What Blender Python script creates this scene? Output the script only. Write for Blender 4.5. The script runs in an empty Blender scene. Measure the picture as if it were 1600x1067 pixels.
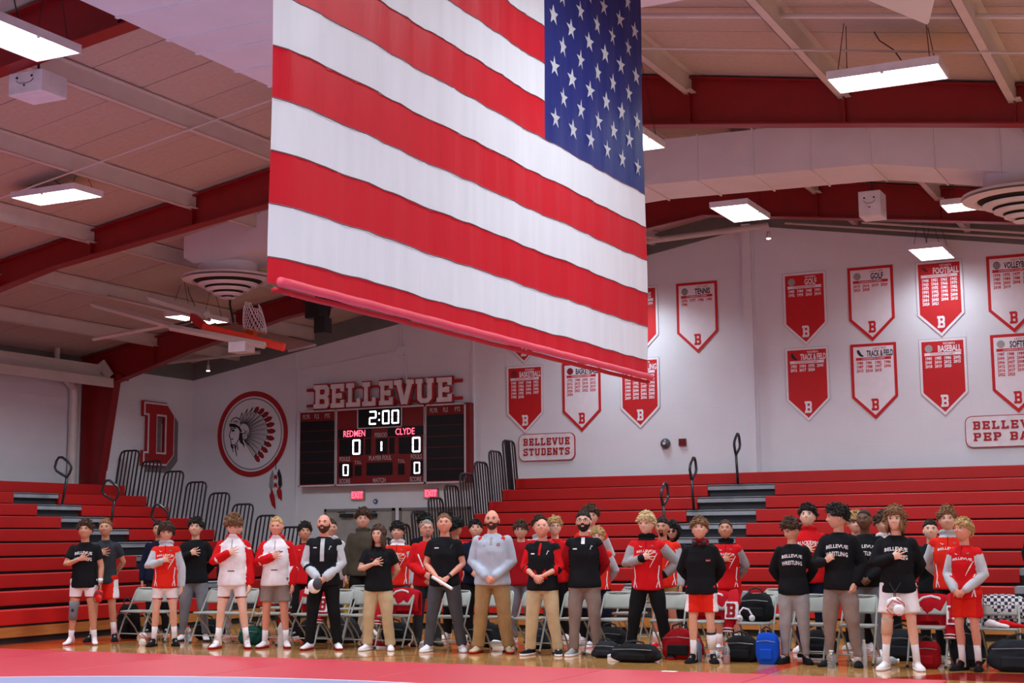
import bpy, math, random
import numpy as np
from mathutils import Vector, Matrix
from mathutils.bvhtree import BVHTree
random.seed(7); RNG=np.random.RandomState(7)
C=bpy.context.scene.collection
# ------------------------------------------------------------------ camera
cam=bpy.data.cameras.new('camera'); camo=bpy.data.objects.new('camera',cam); C.objects.link(camo)
cam.sensor_width=36; cam.lens=2312.45/1600*36; cam.clip_end=200
_y,_p,_r=0.457010470,0.131624841,-0.00844914276
_f=Vector((-math.sin(_y)*math.cos(_p),math.cos(_y)*math.cos(_p),math.sin(_p)))
_rt=Vector((math.cos(_y),math.sin(_y),0)); _u=_rt.cross(_f)
_r2=math.cos(_r)*_rt+math.sin(_r)*_u; _u2=-math.sin(_r)*_rt+math.cos(_r)*_u
camo.matrix_world=Matrix(((_r2.x,_u2.x,-_f.x,0),(_r2.y,_u2.y,-_f.y,0),(_r2.z,_u2.z,-_f.z,1.5),(0,0,0,1)))
bpy.context.scene.camera=camo
# ------------------------------------------------------------------ world and exposure
w=bpy.data.worlds.new('world'); bpy.context.scene.world=w; w.use_nodes=True
w.node_tree.nodes['Background'].inputs[0].default_value=(.02,.02,.025,1)
w.node_tree.nodes['Background'].inputs[1].default_value=.3
vs=bpy.context.scene.view_settings; vs.view_transform='Standard'; vs.look='None'; vs.gamma=1; vs.use_curve_mapping=False
vs.exposure=0.52
PANEL_LIGHT=4.0      # glow of the visible diffusers
PANEL_WATTS=94.0    # beam of each panel, limited to a cone like a real high-bay
PANEL_SPREAD=math.radians(150); PANEL_TINT=(.78,.93,1.0)
bpy.context.scene.cycles.max_bounces=8; bpy.context.scene.cycles.diffuse_bounces=5
# ------------------------------------------------------------------ materials
_mc={}
def mat(name,col,rough=.6,var=.08,vscale=6,bump=0.,bscale=40,metal=0.,spec=.4,emit=None,trans=0.,sub=0.,stretch=None):
    if name in _mc: return _mc[name]
    m=bpy.data.materials.new(name); m.use_nodes=True; nt=m.node_tree; N=nt.nodes; L=nt.links; b=N['Principled BSDF']
    b.inputs['Roughness'].default_value=rough; b.inputs['Metallic'].default_value=metal; b.inputs['Specular IOR Level'].default_value=spec
    if trans: b.inputs['Transmission Weight'].default_value=trans
    if sub: b.inputs['Subsurface Weight'].default_value=sub; b.inputs['Subsurface Scale'].default_value=.01
    if emit:
        b.inputs['Base Color'].default_value=(*col,1)
        b.inputs['Emission Color'].default_value=(*emit[0],1); b.inputs['Emission Strength'].default_value=emit[1]
    else:
        tc=N.new('ShaderNodeTexCoord'); mp=N.new('ShaderNodeMapping'); L.new(tc.outputs['Object'],mp.inputs[0])
        if stretch: mp.inputs['Scale'].default_value=stretch
        n=N.new('ShaderNodeTexNoise'); n.inputs['Scale'].default_value=vscale; n.inputs['Detail'].default_value=4; L.new(mp.outputs[0],n.inputs[0])
        r=N.new('ShaderNodeValToRGB'); r.color_ramp.elements[0].position=.3; r.color_ramp.elements[1].position=.7
        r.color_ramp.elements[0].color=(*[c*(1-var) for c in col],1); r.color_ramp.elements[1].color=(*[min(1,c*(1+var)) for c in col],1)
        L.new(n.outputs[0],r.inputs[0]); L.new(r.outputs[0],b.inputs['Base Color'])
        if bump:
            n2=N.new('ShaderNodeTexNoise'); n2.inputs['Scale'].default_value=bscale; n2.inputs['Detail'].default_value=3; L.new(mp.outputs[0],n2.inputs[0])
            bp=N.new('ShaderNodeBump'); bp.inputs['Strength'].default_value=bump; bp.inputs['Distance'].default_value=.02; L.new(n2.outputs[0],bp.inputs['Height']); L.new(bp.outputs[0],b.inputs['Normal'])
    _mc[name]=m; return m
def srgb(r,g,b):
    f=lambda c:(c/255/12.92) if c<=10 else ((c/255+.055)/1.055)**2.4
    return (f(r),f(g),f(b))
def cloth(name,col,rough=.9,**k): return mat('cloth_'+name,col,rough,var=.10,vscale=9,bump=.10,bscale=45,spec=.1,**k)
# ------------------------------------------------------------------ mesh builder
class MB:
    def __init__(s): s.v=[]; s.f=[]; s.m=[]; s.cur=0
    def add(s,vs,fs,m=None):
        o=len(s.v); s.v.extend(tuple(map(float,p)) for p in vs); s.f.extend(tuple(i+o for i in f) for f in fs); s.m.extend([s.cur if m is None else m]*len(fs)); return s
    def box(s,a,b,m=None):
        x0,y0,z0=a; x1,y1,z1=b
        s.add([(x0,y0,z0),(x1,y0,z0),(x1,y1,z0),(x0,y1,z0),(x0,y0,z1),(x1,y0,z1),(x1,y1,z1),(x0,y1,z1)],[(0,3,2,1),(4,5,6,7),(0,1,5,4),(1,2,6,5),(2,3,7,6),(3,0,4,7)],m); return s
    def obox(s,c,ax,ay,az,m=None):   # centre and half axes
        c,ax,ay,az=map(Vector,(c,ax,ay,az)); P=[]
        for k in(-1,1):
            for i,j in((-1,-1),(1,-1),(1,1),(-1,1)): P.append(c+ax*i+ay*j+az*k)
        s.add(P,[(0,3,2,1),(4,5,6,7),(0,1,5,4),(1,2,6,5),(2,3,7,6),(3,0,4,7)],m); return s
    def rings(s,R,m=None,cap=True,closed=False):
        n=len(R[0]); V=[p for r in R for p in r]; F=[]
        k=len(R)
        for i in range(k if closed else k-1):
            for j in range(n):
                a=i*n+j; b=i*n+(j+1)%n; c=((i+1)%k)*n+(j+1)%n; d=((i+1)%k)*n+j; F.append((a,b,c,d))
        if cap and not closed: F.append(tuple(range(n-1,-1,-1))); F.append(tuple((k-1)*n+j for j in range(n)))
        s.add(V,F,m); return s
    def tube(s,pts,r,n=8,m=None,ref=None,closed=False,round_=False):
        pts=[Vector(p) for p in pts]; K=len(pts)
        rr=r if isinstance(r,(list,tuple)) else [r]*K
        rr=[x if isinstance(x,(list,tuple)) else (x,x) for x in rr]
        T=[]
        for i in range(K):
            if closed: t=pts[(i+1)%K]-pts[i-1]
            else: t=pts[min(i+1,K-1)]-pts[max(i-1,0)]
            T.append(t.normalized())
        if ref is None:
            ref=Vector((0,0,1)) if abs(T[0].z)<.8 else Vector((1,0,0))
        ref=Vector(ref); R=[]
        for i in range(K):
            u=ref-T[i]*ref.dot(T[i])
            if u.length<1e-4: u=T[i].orthogonal()
            u.normalize(); v=T[i].cross(u)
            if not round_ : ref=u
            R.append([pts[i]+u*(math.cos(a)*rr[i][0])+v*(math.sin(a)*rr[i][1]) for a in [2*math.pi*j/n for j in range(n)]])
        if round_ and not closed:
            def cap(i,sgn):
                out=[]; u=ref-T[i]*ref.dot(T[i])
                u.normalize() if u.length>1e-4 else None
                v=T[i].cross(u); h=min(rr[i])
                for q in(.5,.87):
                    c=math.sqrt(1-q*q); out.append([pts[i]+T[i]*(sgn*h*q)+u*(math.cos(a)*rr[i][0]*c)+v*(math.sin(a)*rr[i][1]*c) for a in [2*math.pi*j/n for j in range(n)]])
                return out
            R=cap(0,-1)[::-1]+R+cap(K-1,1)
        s.rings(R,m,True,closed); return s
    def lathe(s,prof,c=(0,0,0),n=20,m=None,ax='z'):
        R=[]
        for r,z in prof:
            ring=[]
            for j in range(n):
                a=2*math.pi*j/n; x,y=r*math.cos(a),r*math.sin(a)
                p=(x,y,z) if ax=='z' else ((x,-z,y) if ax=='y' else (z,x,y))
                ring.append((c[0]+p[0],c[1]+p[1],c[2]+p[2]))
            R.append(ring)
        s.rings(R,m); return s
    def prism(s,poly,fr,d,m=None):   # poly 2D; fr(u,v,w)->3D
        n=len(poly); V=[fr(u,v,0) for u,v in poly]+[fr(u,v,d) for u,v in poly]
        s.add(V,[tuple(range(n-1,-1,-1)),tuple(range(n,2*n))]+[(i,(i+1)%n,n+(i+1)%n,n+i) for i in range(n)],m); return s
    def ell(s,c,r,n=12,k=8,m=None):
        R=[]
        for i in range(1,k):
            t=math.pi*i/k; R.append([(c[0]+r[0]*math.sin(t)*math.cos(2*math.pi*j/n),c[1]+r[1]*math.sin(t)*math.sin(2*math.pi*j/n),c[2]-r[2]*math.cos(t)) for j in range(n)])
        s.rings(R,m); return s
    def build(s,name,mats,parent=None,smooth=False,loc=None):
        me=bpy.data.meshes.new(name); me.from_pydata(s.v,[],s.f)
        if not isinstance(mats,(list,tuple)): mats=[mats]
        for x in mats: me.materials.append(x)
        if max(s.m or [0])>0: me.polygons.foreach_set('material_index',s.m)
        if smooth is True: me.polygons.foreach_set('use_smooth',[True]*len(s.f))
        me.update(); o=bpy.data.objects.new(name,me); C.objects.link(o)
        if smooth=='auto':
            me.polygons.foreach_set('use_smooth',[True]*len(s.f)); me.set_sharp_from_angle(angle=math.radians(40))
        if parent: o.parent=parent
        if loc: o.location=loc
        return o
def bevel(o,w=.01,seg=2):
    md=o.modifiers.new('bevel','BEVEL'); md.width=w; md.segments=seg; md.limit_method='ANGLE'; return o
def tag(o,label=None,cat=None,group=None,kind=None):
    if label: o['label']=label
    if cat: o['category']=cat
    if group: o['group']=group
    if kind: o['kind']=kind
    return o
def empty(name,loc=(0,0,0),rz=0,**k):
    o=bpy.data.objects.new(name,None); o.location=loc; o.rotation_euler=(0,0,rz); o.empty_display_size=.1; C.objects.link(o); return tag(o,**k)
def copy_tree(o,parent=None):
    c=o.copy(); C.objects.link(c)
    if parent: c.parent=parent
    for ch in list(o.children): copy_tree(ch,c)
    return c
def text2d(s,size=1,off=0.,sx=1.,align='CENTER',sp=1.,res=2,ls=1.):
    cu=bpy.data.curves.new('t','FONT'); cu.body=s; cu.size=size; cu.offset=off; cu.align_x=align; cu.space_character=sp; cu.resolution_u=res; cu.space_line=ls
    o=bpy.data.objects.new('t',cu); me=o.to_mesh()
    V=[(v.co.x*sx,v.co.y) for v in me.vertices]; F=[tuple(p.vertices) for p in me.polygons]
    o.to_mesh_clear(); bpy.data.objects.remove(o); bpy.data.curves.remove(cu); return V,F
# ---- slab letters as strokes on a 0..w x 0..1 grid: (polyline points), thickness t
def _seg(out,x0,y0,x1,y1,t):
    d=math.hypot(x1-x0,y1-y0) or 1; nx,ny=-(y1-y0)/d*t/2,(x1-x0)/d*t/2; ex,ey=(x1-x0)/d*t/2*0,(y1-y0)/d*t/2*0
    out.append([(x0-nx-ex,y0-ny-ey),(x1-nx+ex,y1-ny+ey),(x1+nx+ex,y1+ny+ey),(x0+nx-ex,y0+ny-ey)])
def slab(ch,t=.17):
    o=[]; h=t/2; S=lambda *a:_seg(o,*a,t)
    W=.72; E=.08
    if ch in 'BPDR':
        S(.18,0,.18,1); S(0,1-h,W-.1,1-h)
        if ch=='D':
            S(0,h,W-.1,h); S(W-h,.14,W-h,.86); S(W-.18,h*.8,W-h*.7,.2); S(W-.18,1-h*.8,W-h*.7,.8)
        else:
            S(.18,.5,W-.12,.5); S(W-h,.6,W-h,.88); S(W-.2,1-h*.8,W-h*.7,.83); S(W-.2,.5,W-h*.7,.64)
            if ch=='B': S(0,h,W-.1,h); S(W-h,.13,W-h,.42); S(W-.2,h*.8,W-h*.7,.18); S(W-.2,.5,W-h*.7,.36)
            else: S(0,h,.36,h)
    elif ch=='E': S(.18,0,.18,1); S(0,h,W,h); S(0,1-h,W,1-h); S(.18,.5,.55,.5); S(W-h*.8,0,W-h*.8,.32); S(W-h*.8,.68,W-h*.8,1); S(.52,.38,.52,.62)
    elif ch=='L': S(.2,0,.2,1); S(0,h,W,h); S(0,1-h,.42,1-h); S(W-h*.8,0,W-h*.8,.34)
    elif ch=='V': S(.13,1,.38,0); S(.68,1,.43,0); S(-.02,1-h,.3,1-h); S(.5,1-h,.82,1-h); W=.8
    elif ch=='U': S(.15,.18,.15,1); S(.62,.18,.62,1); S(.26,h,.52,h); S(.12,.22,.3,h*.7); S(.65,.22,.47,h*.7); S(-.02,1-h,.3,1-h); S(.47,1-h,.8,1-h); W=.78
    elif ch=='S': S(.16,1-h,W-.05,1-h); S(h,.62,h,.9); S(.12,.5,W-.12,.5); S(W-h,.1,W-h,.42); S(.05,h,W-.14,h); S(W-h*.8,.7,W-h*.8,1); S(h*.8,0,h*.8,.3)
    elif ch=='T': S(.36,0,.36,1); S(0,1-h,W,1-h); S(h*.8,.68,h*.8,1); S(W-h*.8,.68,W-h*.8,1); S(.18,h,.54,h)
    elif ch=='N': S(.14,0,.14,1); S(.62,0,.62,1); S(.14,1,.62,0); S(-.02,h,.3,h); S(-.02,1-h,.2,1-h); S(.46,1-h,.78,1-h); W=.78
    elif ch=='A': S(.1,0,.34,1); S(.62,0,.38,1); S(.2,.32,.52,.32); S(-.04,h,.26,h); S(.46,h,.76,h)
    return o,W
def slab_word(word,h,sp=.16,t=.17,sx=1.):
    polys=[]; x=0
    for ch in word:
        if ch==' ': x+=.6; continue
        o,W=slab(ch,t)
        polys+=[[((x+px)*h*sx,py*h) for px,py in p] for p in o]; x+=W+sp
    w=(x-sp)*h*sx
    return [[(px-w/2,py) for px,py in p] for p in polys],w
def arrow_quat(u,v): pass
# ================================================================== SETTING
WX,WR,WB,WF=-22.2,5.4,28.0,-8.0; WO=-22.9     # left wall, right wall, scoreboard wall, wall behind the camera
RX,RZ,SL=-8.4,7.99,.169
def deck(x): return RZ-SL*abs(x-RX)
white=mat('painted_block',srgb(222,222,232),.75,var=.03,vscale=1.5)
# faint block coursing as relief in the paint
def blockmat(name,axis):
    m=mat(name,srgb(222,222,232),.75,var=.03,vscale=1.5); nt=m.node_tree; N=nt.nodes; L=nt.links
    tc=N.new('ShaderNodeTexCoord'); mp=N.new('ShaderNodeMapping'); mp.inputs['Rotation'].default_value=(math.pi/2,0,0) if axis=='x' else (math.pi/2,0,math.pi/2)
    sx=N.new('ShaderNodeSeparateXYZ'); cx=N.new('ShaderNodeCombineXYZ'); L.new(tc.outputs['Object'],sx.inputs[0])
    L.new(sx.outputs[0 if axis=='x' else 1],cx.inputs[0]); L.new(sx.outputs[2],cx.inputs[1])
    b=N.new('ShaderNodeTexBrick'); b.inputs['Scale'].default_value=1; b.inputs['Brick Width'].default_value=.4; b.inputs['Row Height'].default_value=.2; b.inputs['Mortar Size'].default_value=.006
    b.inputs['Color1'].default_value=b.inputs['Color2'].default_value=(1,1,1,1); b.inputs['Mortar'].default_value=(0,0,0,1)
    L.new(cx.outputs[0],b.inputs[0]); bp=N.new('ShaderNodeBump'); bp.inputs['Strength'].default_value=.35; bp.inputs['Distance'].default_value=.01
    L.new(b.outputs[0],bp.inputs['Height']); L.new(bp.outputs[0],N['Principled BSDF'].inputs['Normal']); return m
wallx=blockmat('painted_block_x','x'); wally=blockmat('painted_block_y','y')
greyband=mat('grey_insulation_band',srgb(112,112,110),.85,var=.08,vscale=4)
redsteel=mat('red_steel',srgb(132,12,18),.42,var=.08,vscale=3,spec=.5)
whsteel=mat('white_steel',srgb(200,186,182),.5,var=.05,vscale=3)
ductm=mat('duct_sheet_metal',srgb(216,206,212),.45,var=.04,vscale=2,spec=.5)
black=mat('black_paint',(.012,.012,.014),.4); dark=mat('dark_rubber',(.02,.02,.022),.7)
tileM=mat('ceiling_tile',srgb(186,166,156),.95,var=.06,vscale=14,bump=.3,bscale=120)
def struct(o,label=None): o['kind']='structure'; 
# back wall as a gable with two door openings
def wallbox(name,poly,mats,fr,d): 
    m=MB(); m.prism(poly,fr,d); o=m.build(name,mats); o['kind']='structure'; return o
frB=lambda u,v,w_:(u,WB+w_,v)
wb=wallbox('wall_back',[(WX-.3,0),(WR+.3,0),(WR+.3,5.25),(RX,7.585),(WX-.3,5.2)],wallx,frB,.3)
m=MB(); m.prism([(WX,5.25),(RX,7.585),(WR,5.25),(WR,deck(WR)+.15),(RX,RZ+.15),(WX,deck(WX)+.15)],lambda u,v,w_:(u,WB-.03+w_,v),.05); o=m.build('trim_1',greyband); o['kind']='structure'
m=MB(); m.box((WO-.3,25.09,0),(WX,WB+.3,5.25)); m.box((WO-.3,WF,0),(WO,25.0,5.45)); o=m.build('wall_left',wally); o['kind']='structure'
m=MB(); m.box((WX-.1,25.0,5.25),(WX+.03,WB,deck(WX)+.15)); m.box((WO-.1,WF,5.0),(WO+.02,25.0,deck(WO)+.15)); o=m.build('trim_2',greyband); o['kind']='structure'
m=MB(); m.box((WR,WF,0),(WR+.3,WB+.3,5.8)); o=m.build('wall_right',wally); o['kind']='structure'
m=MB(); m.prism([(WO-.3,0),(WR+.3,0),(WR+.3,5.6),(RX,8.1),(WO-.3,5.6)],lambda u,v,w_:(u,WF-.3+w_,v),.3); o=m.build('wall_front',wallx); o['kind']='structure'
# pilaster at the ridge and panel joints of the back wall
m=MB(); m.box((-8.62,WB-.14,0),(-8.44,WB+.02,7.62)); m.box((-8.44,WB-.06,0),(-8.415,WB+.02,7.6)); o=m.build('trim_3',white); o['kind']='structure'
m=MB()
for x in(-19.30,-14.72): m.box((x,WB-.035,0),(x+.05,WB+.02,5.25+SL*(x-WX)))
o=m.build('trim_4',white); o['kind']='structure'
cm=MB(); cm.tube([(-16.5,WB-.03,6.1),(-16.5,WB-.03,5.6),(-16.35,WB-.03,5.5),(-16.35,WB-.03,4.95)],.022,6); cm.tube([(-19.4,WB-.03,5.3),(-16.5,WB-.03,5.62)],.008,5); cm.box((-16.58,WB-.08,5.5),(-16.4,WB,5.7))
o=cm.build('conduit',white); tag(o,'thin white conduit and junction box on the wall above the scoreboard','conduit')
# ceiling: two deck planes with a tile grid laid on them
slopeL=math.hypot(1,SL)
m=MB()
for s in(-1,1):
    xe=WO-.3 if s<0 else WR+.3
    m.add([(RX,WF-.3,RZ+.06),(xe,WF-.3,deck(xe)+.06),(xe,WB+.3,deck(xe)+.06),(RX,WB+.3,RZ+.06),(RX,WF-.3,RZ+.2),(xe,WF-.3,deck(xe)+.2),(xe,WB+.3,deck(xe)+.2),(RX,WB+.3,RZ+.2)],[(0,3,2,1),(4,5,6,7),(0,1,5,4),(1,2,6,5),(2,3,7,6),(3,0,4,7)])
ceil=m.build('ceiling',mat('ceiling_board',srgb(120,100,98),.9)); ceil['kind']='structure'
PX=[RX+s*(2.07*k) for s in(-1,1) for k in range(0,7)]; PX=sorted(set(round(x,3) for x in PX))
tile=MB(); g=.008
tile.box((g,g,0),(2.07-g,.915-g,.05)); tme=tile.build('ceiling_panel',tileM,ceil); tme=tme.data
first=True
def place_tile(x0,y0,s,data=tme):
    o=bpy.data.objects.new('ceiling_panel',data); C.objects.link(o); o.parent=ceil
    x1=x0+2.07
    if s<0: o.location=(x0,y0,deck(x0)+random.uniform(0,.006)); o.rotation_euler=(0,-math.atan(SL),0)
    else: o.location=(x0,y0,deck(x0)+random.uniform(0,.006)); o.rotation_euler=(0,math.atan(SL),0)
    o.scale=(slopeL,1,1)
bpy.data.objects.remove([o for o in ceil.children][0])
far=MB(); nt_=0
for i in range(-7,7):
    x0=RX+2.07*i; s=-1 if i<0 else 1
    if x0+2.07>WR+2.2 or x0<WX-2: continue
    j=0; y=13.63-.915*23
    while y<WB:
        # seen from the camera: in front, and the frame cuts roughly at these slopes
        z=deck(x0+1); ang=math.atan2(-(x0+1),y+.4) if y>0 else 9
        el=(z-1.5)/max(.1,math.hypot(x0+1,y+.4))
        if y>7.5 and -.03<ang<.86 and el<.5: place_tile(x0,y,s); nt_+=1
        else:
            a,b=x0+g,x0+2.07-g; za,zb=deck(x0)+(SL*g if s<0 else -SL*g),deck(x0+2.07)
            far.add([(a,y+g,za),(b,y+g,zb),(b,y+.907,zb),(a,y+.907,za)],[(0,3,2,1)])
        y+=.915
o=far.build('ceiling_tiles',tileM,ceil); o['kind']='stuff'
# purlins: Z sections between the frames, running along the hall
FY=[-1.2,5.35,11.9,18.4,25.0]
def purlin(x,y0,y1):
    s=-1 if x<RX else 1; z=deck(x); m=MB()
    m.box((x-.012,y0,z-.24),(x+.012,y1,z+.02)); m.box((x-.09,y0,z-.25),(x+.012,y1,z-.235)); m.box((x-.012,y0,z-.015),(x+.09,y1,z))
    m.box((x-.09,y0,z-.25),(x-.082,y1,z-.225))
    o=m.build('purlin',whsteel,ceil); return o
for x in PX:
    if not(WX+.4<x<WR-.4) or abs(x-RX)<.1: continue
    for a,b in zip([WF]+FY,FY+[WB-.05]): purlin(x,a+.01,b-.01)
for x in(RX-.25,RX+.25):
    for a,b in zip([WF]+FY,FY+[WB-.05]): purlin(x,a+.01,b-.01)
# rigid frames: tapered web, flanges and purlin clips
bot=[(-22.2,4.95),(-21.9,4.93),(-19.9,5.48),(-17.5,6.02),(-13.1,6.62),(-8.4,7.22)]
botR=[(2*RX-x,z) for x,z in bot[::-1]]
def frame(y,label):
    root=empty('roof_frame',(RX,y,0)); root['kind']='structure'; root['label']=label; L=lambda x:x-RX
    B=bot+botR[1:]
    top=[(WX+.02,5.60),(RX,RZ-.05),(2*RX-WX-.02,5.60)]
    # web
    m=MB(); T=[(WX-.0,deck(WX)-.04),(RX,RZ-.04),(2*RX-WX,deck(WX)-.04)]
    col=[(WX+.0,0),(WX+.28,0),(WX+.47,5.0)]
    n=len(B); half=[p for p in B if p[0]<=RX]
    for sgn in(1,-1):
        P=[(sgn*(x-RX),z) for x,z in half[1:]]
        # fan pieces to keep faces convex
        xs=P
        for a,b in zip(xs[:-1],xs[1:]):
            za=deck(RX+a[0])-.04; zb=deck(RX+b[0])-.04
            q=[(a[0],a[1]),(b[0],b[1]),(b[0],zb),(a[0],za)]
            m.prism(q,lambda u,v,w_:(u,w_-.008,v),.016)
        x1=sgn*(WO+.02-RX); a=xs[0]
        m.prism([(x1,0),(sgn*(WO+.2-RX),0),(a[0],a[1]),(a[0],deck(RX+a[0])-.04),(x1,deck(WO)-.04)],lambda u,v,w_:(u,w_-.008,v),.016)
    m.build('web',redsteel,root)
    m=MB(); hw=.11
    for sgn in(1,-1):
        P=[(sgn*(WO+.2-RX),0.0)]+[(sgn*(x-RX),z) for x,z in half[1:]]
        for a,b in zip(P[:-1],P[1:]):
            d=Vector((b[0]-a[0],0,b[1]-a[1])); L_=d.length; d.normalize(); nrm=Vector((-d.z,0,d.x))*.011
            c=Vector(((a[0]+b[0])/2,0,(a[1]+b[1])/2)); m.obox(c,d*(L_/2+.006),(0,hw,0),nrm)
    m.build('bottom_flange',redsteel,root)
    m=MB()
    for sgn in(1,-1):
        a=(sgn*(WO+.05-RX),deck(WO)-.05); b=(0,RZ-.04); d=Vector((b[0]-a[0],0,b[1]-a[1])); L_=d.length; d.normalize()
        m.obox(((a[0]+b[0])/2,0,(a[1]+b[1])/2),d*(L_/2),(0,hw,0),Vector((-d.z,0,d.x))*.011)
    m.build('top_flange',redsteel,root)
    for x in PX:
        if not(WX+.6<x<WR-.6) or abs(x-RX)<.1: continue
        bx=[p for p in B]; zb=np.interp(x,[p[0] for p in B],[p[1] for p in B]); zt=deck(x)-.04
        s=MB(); s.box((x-RX-.006,-.1,zb),(x-RX+.006,-.008,zt)); s.build('stiffener',redsteel,root)
        s=MB(); s.box((x-RX-.03,-.13,deck(x)-.27),(x-RX-.02,-.02,deck(x)-.03)); s.box((x-RX+.013,-.22,deck(x)-.25),(x-RX+.08,-.02,deck(x)-.24)); s.build('purlin_clip',whsteel,root)
    # knee plate: darker end plate at the haunch
    m=MB(); m.obox((WX+.45-RX,0,5.02),(.02,0,.05),(0,.13,0),(.08,0,-.02)); m.build('splice_plate',redsteel,root)
    return root
fl=['red steel roof frame behind the camera end of the hall','red steel roof frame nearest the camera, out above the mat','red steel roof frame crossing behind the top left corner light','red steel roof frame crossing mid-hall behind the flag','red steel roof frame nearest the scoreboard wall, with its column by the left wall']
for y,l in zip(FY,fl): frame(y,l)
# eave beam and horizontal channel along the left wall
m=MB(); m.box((WX+.02,WF,4.86),(WX+.3,24.9,5.0)); m.box((WX+.02,WF,5.0),(WX+.05,24.9,5.3)); m.box((WX+.24,WF,4.8),(WX+.3,24.9,4.86)); m.box((WX+.02,WF,5.02),(WX+.2,24.9,5.05)); o=m.build('trim_5',whsteel); o['kind']='structure'
m=MB(); m.obox((WX+.16,24.78,5.2),(.13,0,-.16),(0,.02,0),(.09,0,.05)); o=m.build('trim_6',whsteel); o['kind']='structure'
m=MB(); m.tube([(WO+.3,23.9,5.75),(WO+.3,23.9,5.05)],.06,10); o=m.build('roof_drain',whsteel); tag(o,'short white drain pipe stub above the left wall beam','pipe')
m=MB(); m.tube([(WO+.25,24.2,5.02),(WO+.22,24.35,4.93),(WO+.13,24.6,4.84),(WO+.11,24.65,4.7),(WO+.11,24.65,0)],.1,14); m.tube([(WO+.11,24.65,4.2),(WO+.11,24.65,4.12)],.113,14); o=m.build('downpipe',mat('downpipe_paint',srgb(214,206,204),.3,spec=.6),smooth='auto'); tag(o,'white glossy downpipe beside the red column on the left wall','pipe')
# white gusset seen at the haunch of the near side
m=MB(); m.prism([(-22.0,5.45),(-20.2,5.95),(-21.2,5.95),(-22.0,5.75)],lambda u,v,w_:(u,24.6+w_,v),.02); 
# floor and mat
def floormat():
    m=bpy.data.materials.new('maple_floor'); m.use_nodes=True; N=m.node_tree.nodes; L=m.node_tree.links; b=N['Principled BSDF']
    tc=N.new('ShaderNodeTexCoord'); br=N.new('ShaderNodeTexBrick'); br.inputs['Scale'].default_value=1; br.inputs['Brick Width'].default_value=1.4; br.inputs['Row Height'].default_value=.057; br.inputs['Mortar Size'].default_value=.0012
    br.inputs['Color1'].default_value=(*srgb(232,168,98),1); br.inputs['Color2'].default_value=(*srgb(212,146,78),1); br.inputs['Mortar'].default_value=(*srgb(96,58,28),1)
    L.new(tc.outputs['Object'],br.inputs[0])
    n=N.new('ShaderNodeTexNoise'); mp=N.new('ShaderNodeMapping'); mp.inputs['Scale'].default_value=(1,14,1); L.new(tc.outputs['Object'],mp.inputs[0]); L.new(mp.outputs[0],n.inputs[0]); n.inputs['Scale'].default_value=3
    mx=N.new('ShaderNodeMix'); mx.data_type='RGBA'; mx.blend_type='MULTIPLY'; mx.inputs['Factor'].default_value=.35; L.new(br.outputs[0],mx.inputs['A']); L.new(n.outputs[0],mx.inputs['B'])
    L.new(mx.outputs['Result'],b.inputs['Base Color']); b.inputs['Roughness'].default_value=.13; b.inputs['Specular IOR Level'].default_value=.6
    b.inputs['Coat Weight'].default_value=.4; b.inputs['Coat Roughness'].default_value=.05
    return m
m=MB(); m.box((WX-.3,WF-.3,-.1),(WR+.3,WB+.3,0)); o=m.build('floor',floormat()); o['kind']='structure'
paint=mat('floor_paint_orange_red',srgb(206,72,34),.14,spec=.6); pr=mat('floor_paint_red',srgb(150,28,22),.14,spec=.6)
def strip(name,pts,lab,mt,z=.003):
    m=MB(); n=len(pts); m.add([(x,y,0) for x,y in pts]+[(x,y,z) for x,y in pts],[tuple(range(n-1,-1,-1)),tuple(range(n,2*n))]+[(i,(i+1)%n,n+(i+1)%n,n+i) for i in range(n)]); return m.build(name,mt,FLOOR)
FLOOR=o
strip('painted_band',[(-21,18.6),(-4.0,18.6),(-4.0,19.5),(-21,19.5)],'',paint)
strip('painted_band',[(-17.2,15.6),(-15.2,15.6),(-15.2,18.2),(-17.2,18.2)],'',paint)
strip('painted_line',[(-15.4,17.9),(-3,17.9),(-3,17.95),(-15.4,17.95)],'',pr)
strip('painted_line',[(-11.0,15.6),(-9.0,17.9),(-8.93,17.9),(-10.93,15.6)],'',pr)
strip('painted_band',[(-17.9,14),(-17.5,14),(-17.0,20),(-17.4,20)],'',paint)
strip('painted_band',[(-5.0,16.0),(-4.78,16.0),(-4.78,18.6),(-5.0,18.6)],'',paint)
strip('painted_band',[(-3.5,16.0),(-1.5,16.0),(-1.5,17.0),(-2.9,16.9)],'',pr)
matred=mat('mat_vinyl_red',srgb(198,52,68),.42,var=.04,vscale=1.2,bump=.1,bscale=200,spec=.45); matgrey=mat('mat_vinyl_grey',srgb(150,150,186),.45,var=.04,vscale=1.2,bump=.1,bscale=200)
root=empty('wrestling_mat',(-9,10,0)); tag(root,'wide red wrestling mat laid in long strips with a grey centre','wrestling mat')
xs=[-16.05,-14.1,-12.17,-10.3,-8.4,-6.5,-4.65,-2.8]
for a,b in zip(xs[:-1],xs[1:]):
    m=MB(); m.box((a+.006+9,-9.2,0),(b-.006+9,5.55,.04)); bevel(m.build('mat_strip',matred,root),.006,2)
cx,cy,R=-8.3,5.5,7.82
m=MB(); n=96; P=[((cx+9)+R*math.cos(t),(cy-10)+R*math.sin(t)) for t in[2*math.pi*i/n for i in range(n)]]
m.add([(x,y,.0405) for x,y in P]+[(x,y,.0425) for x,y in P],[tuple(range(n-1,-1,-1)),tuple(range(n,2*n))]+[(i,(i+1)%n,n+(i+1)%n,n+i) for i in range(n)]); m.build('mat_centre',matgrey,root)
m=MB(); R2=R+.05
V=[];F=[]
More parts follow.
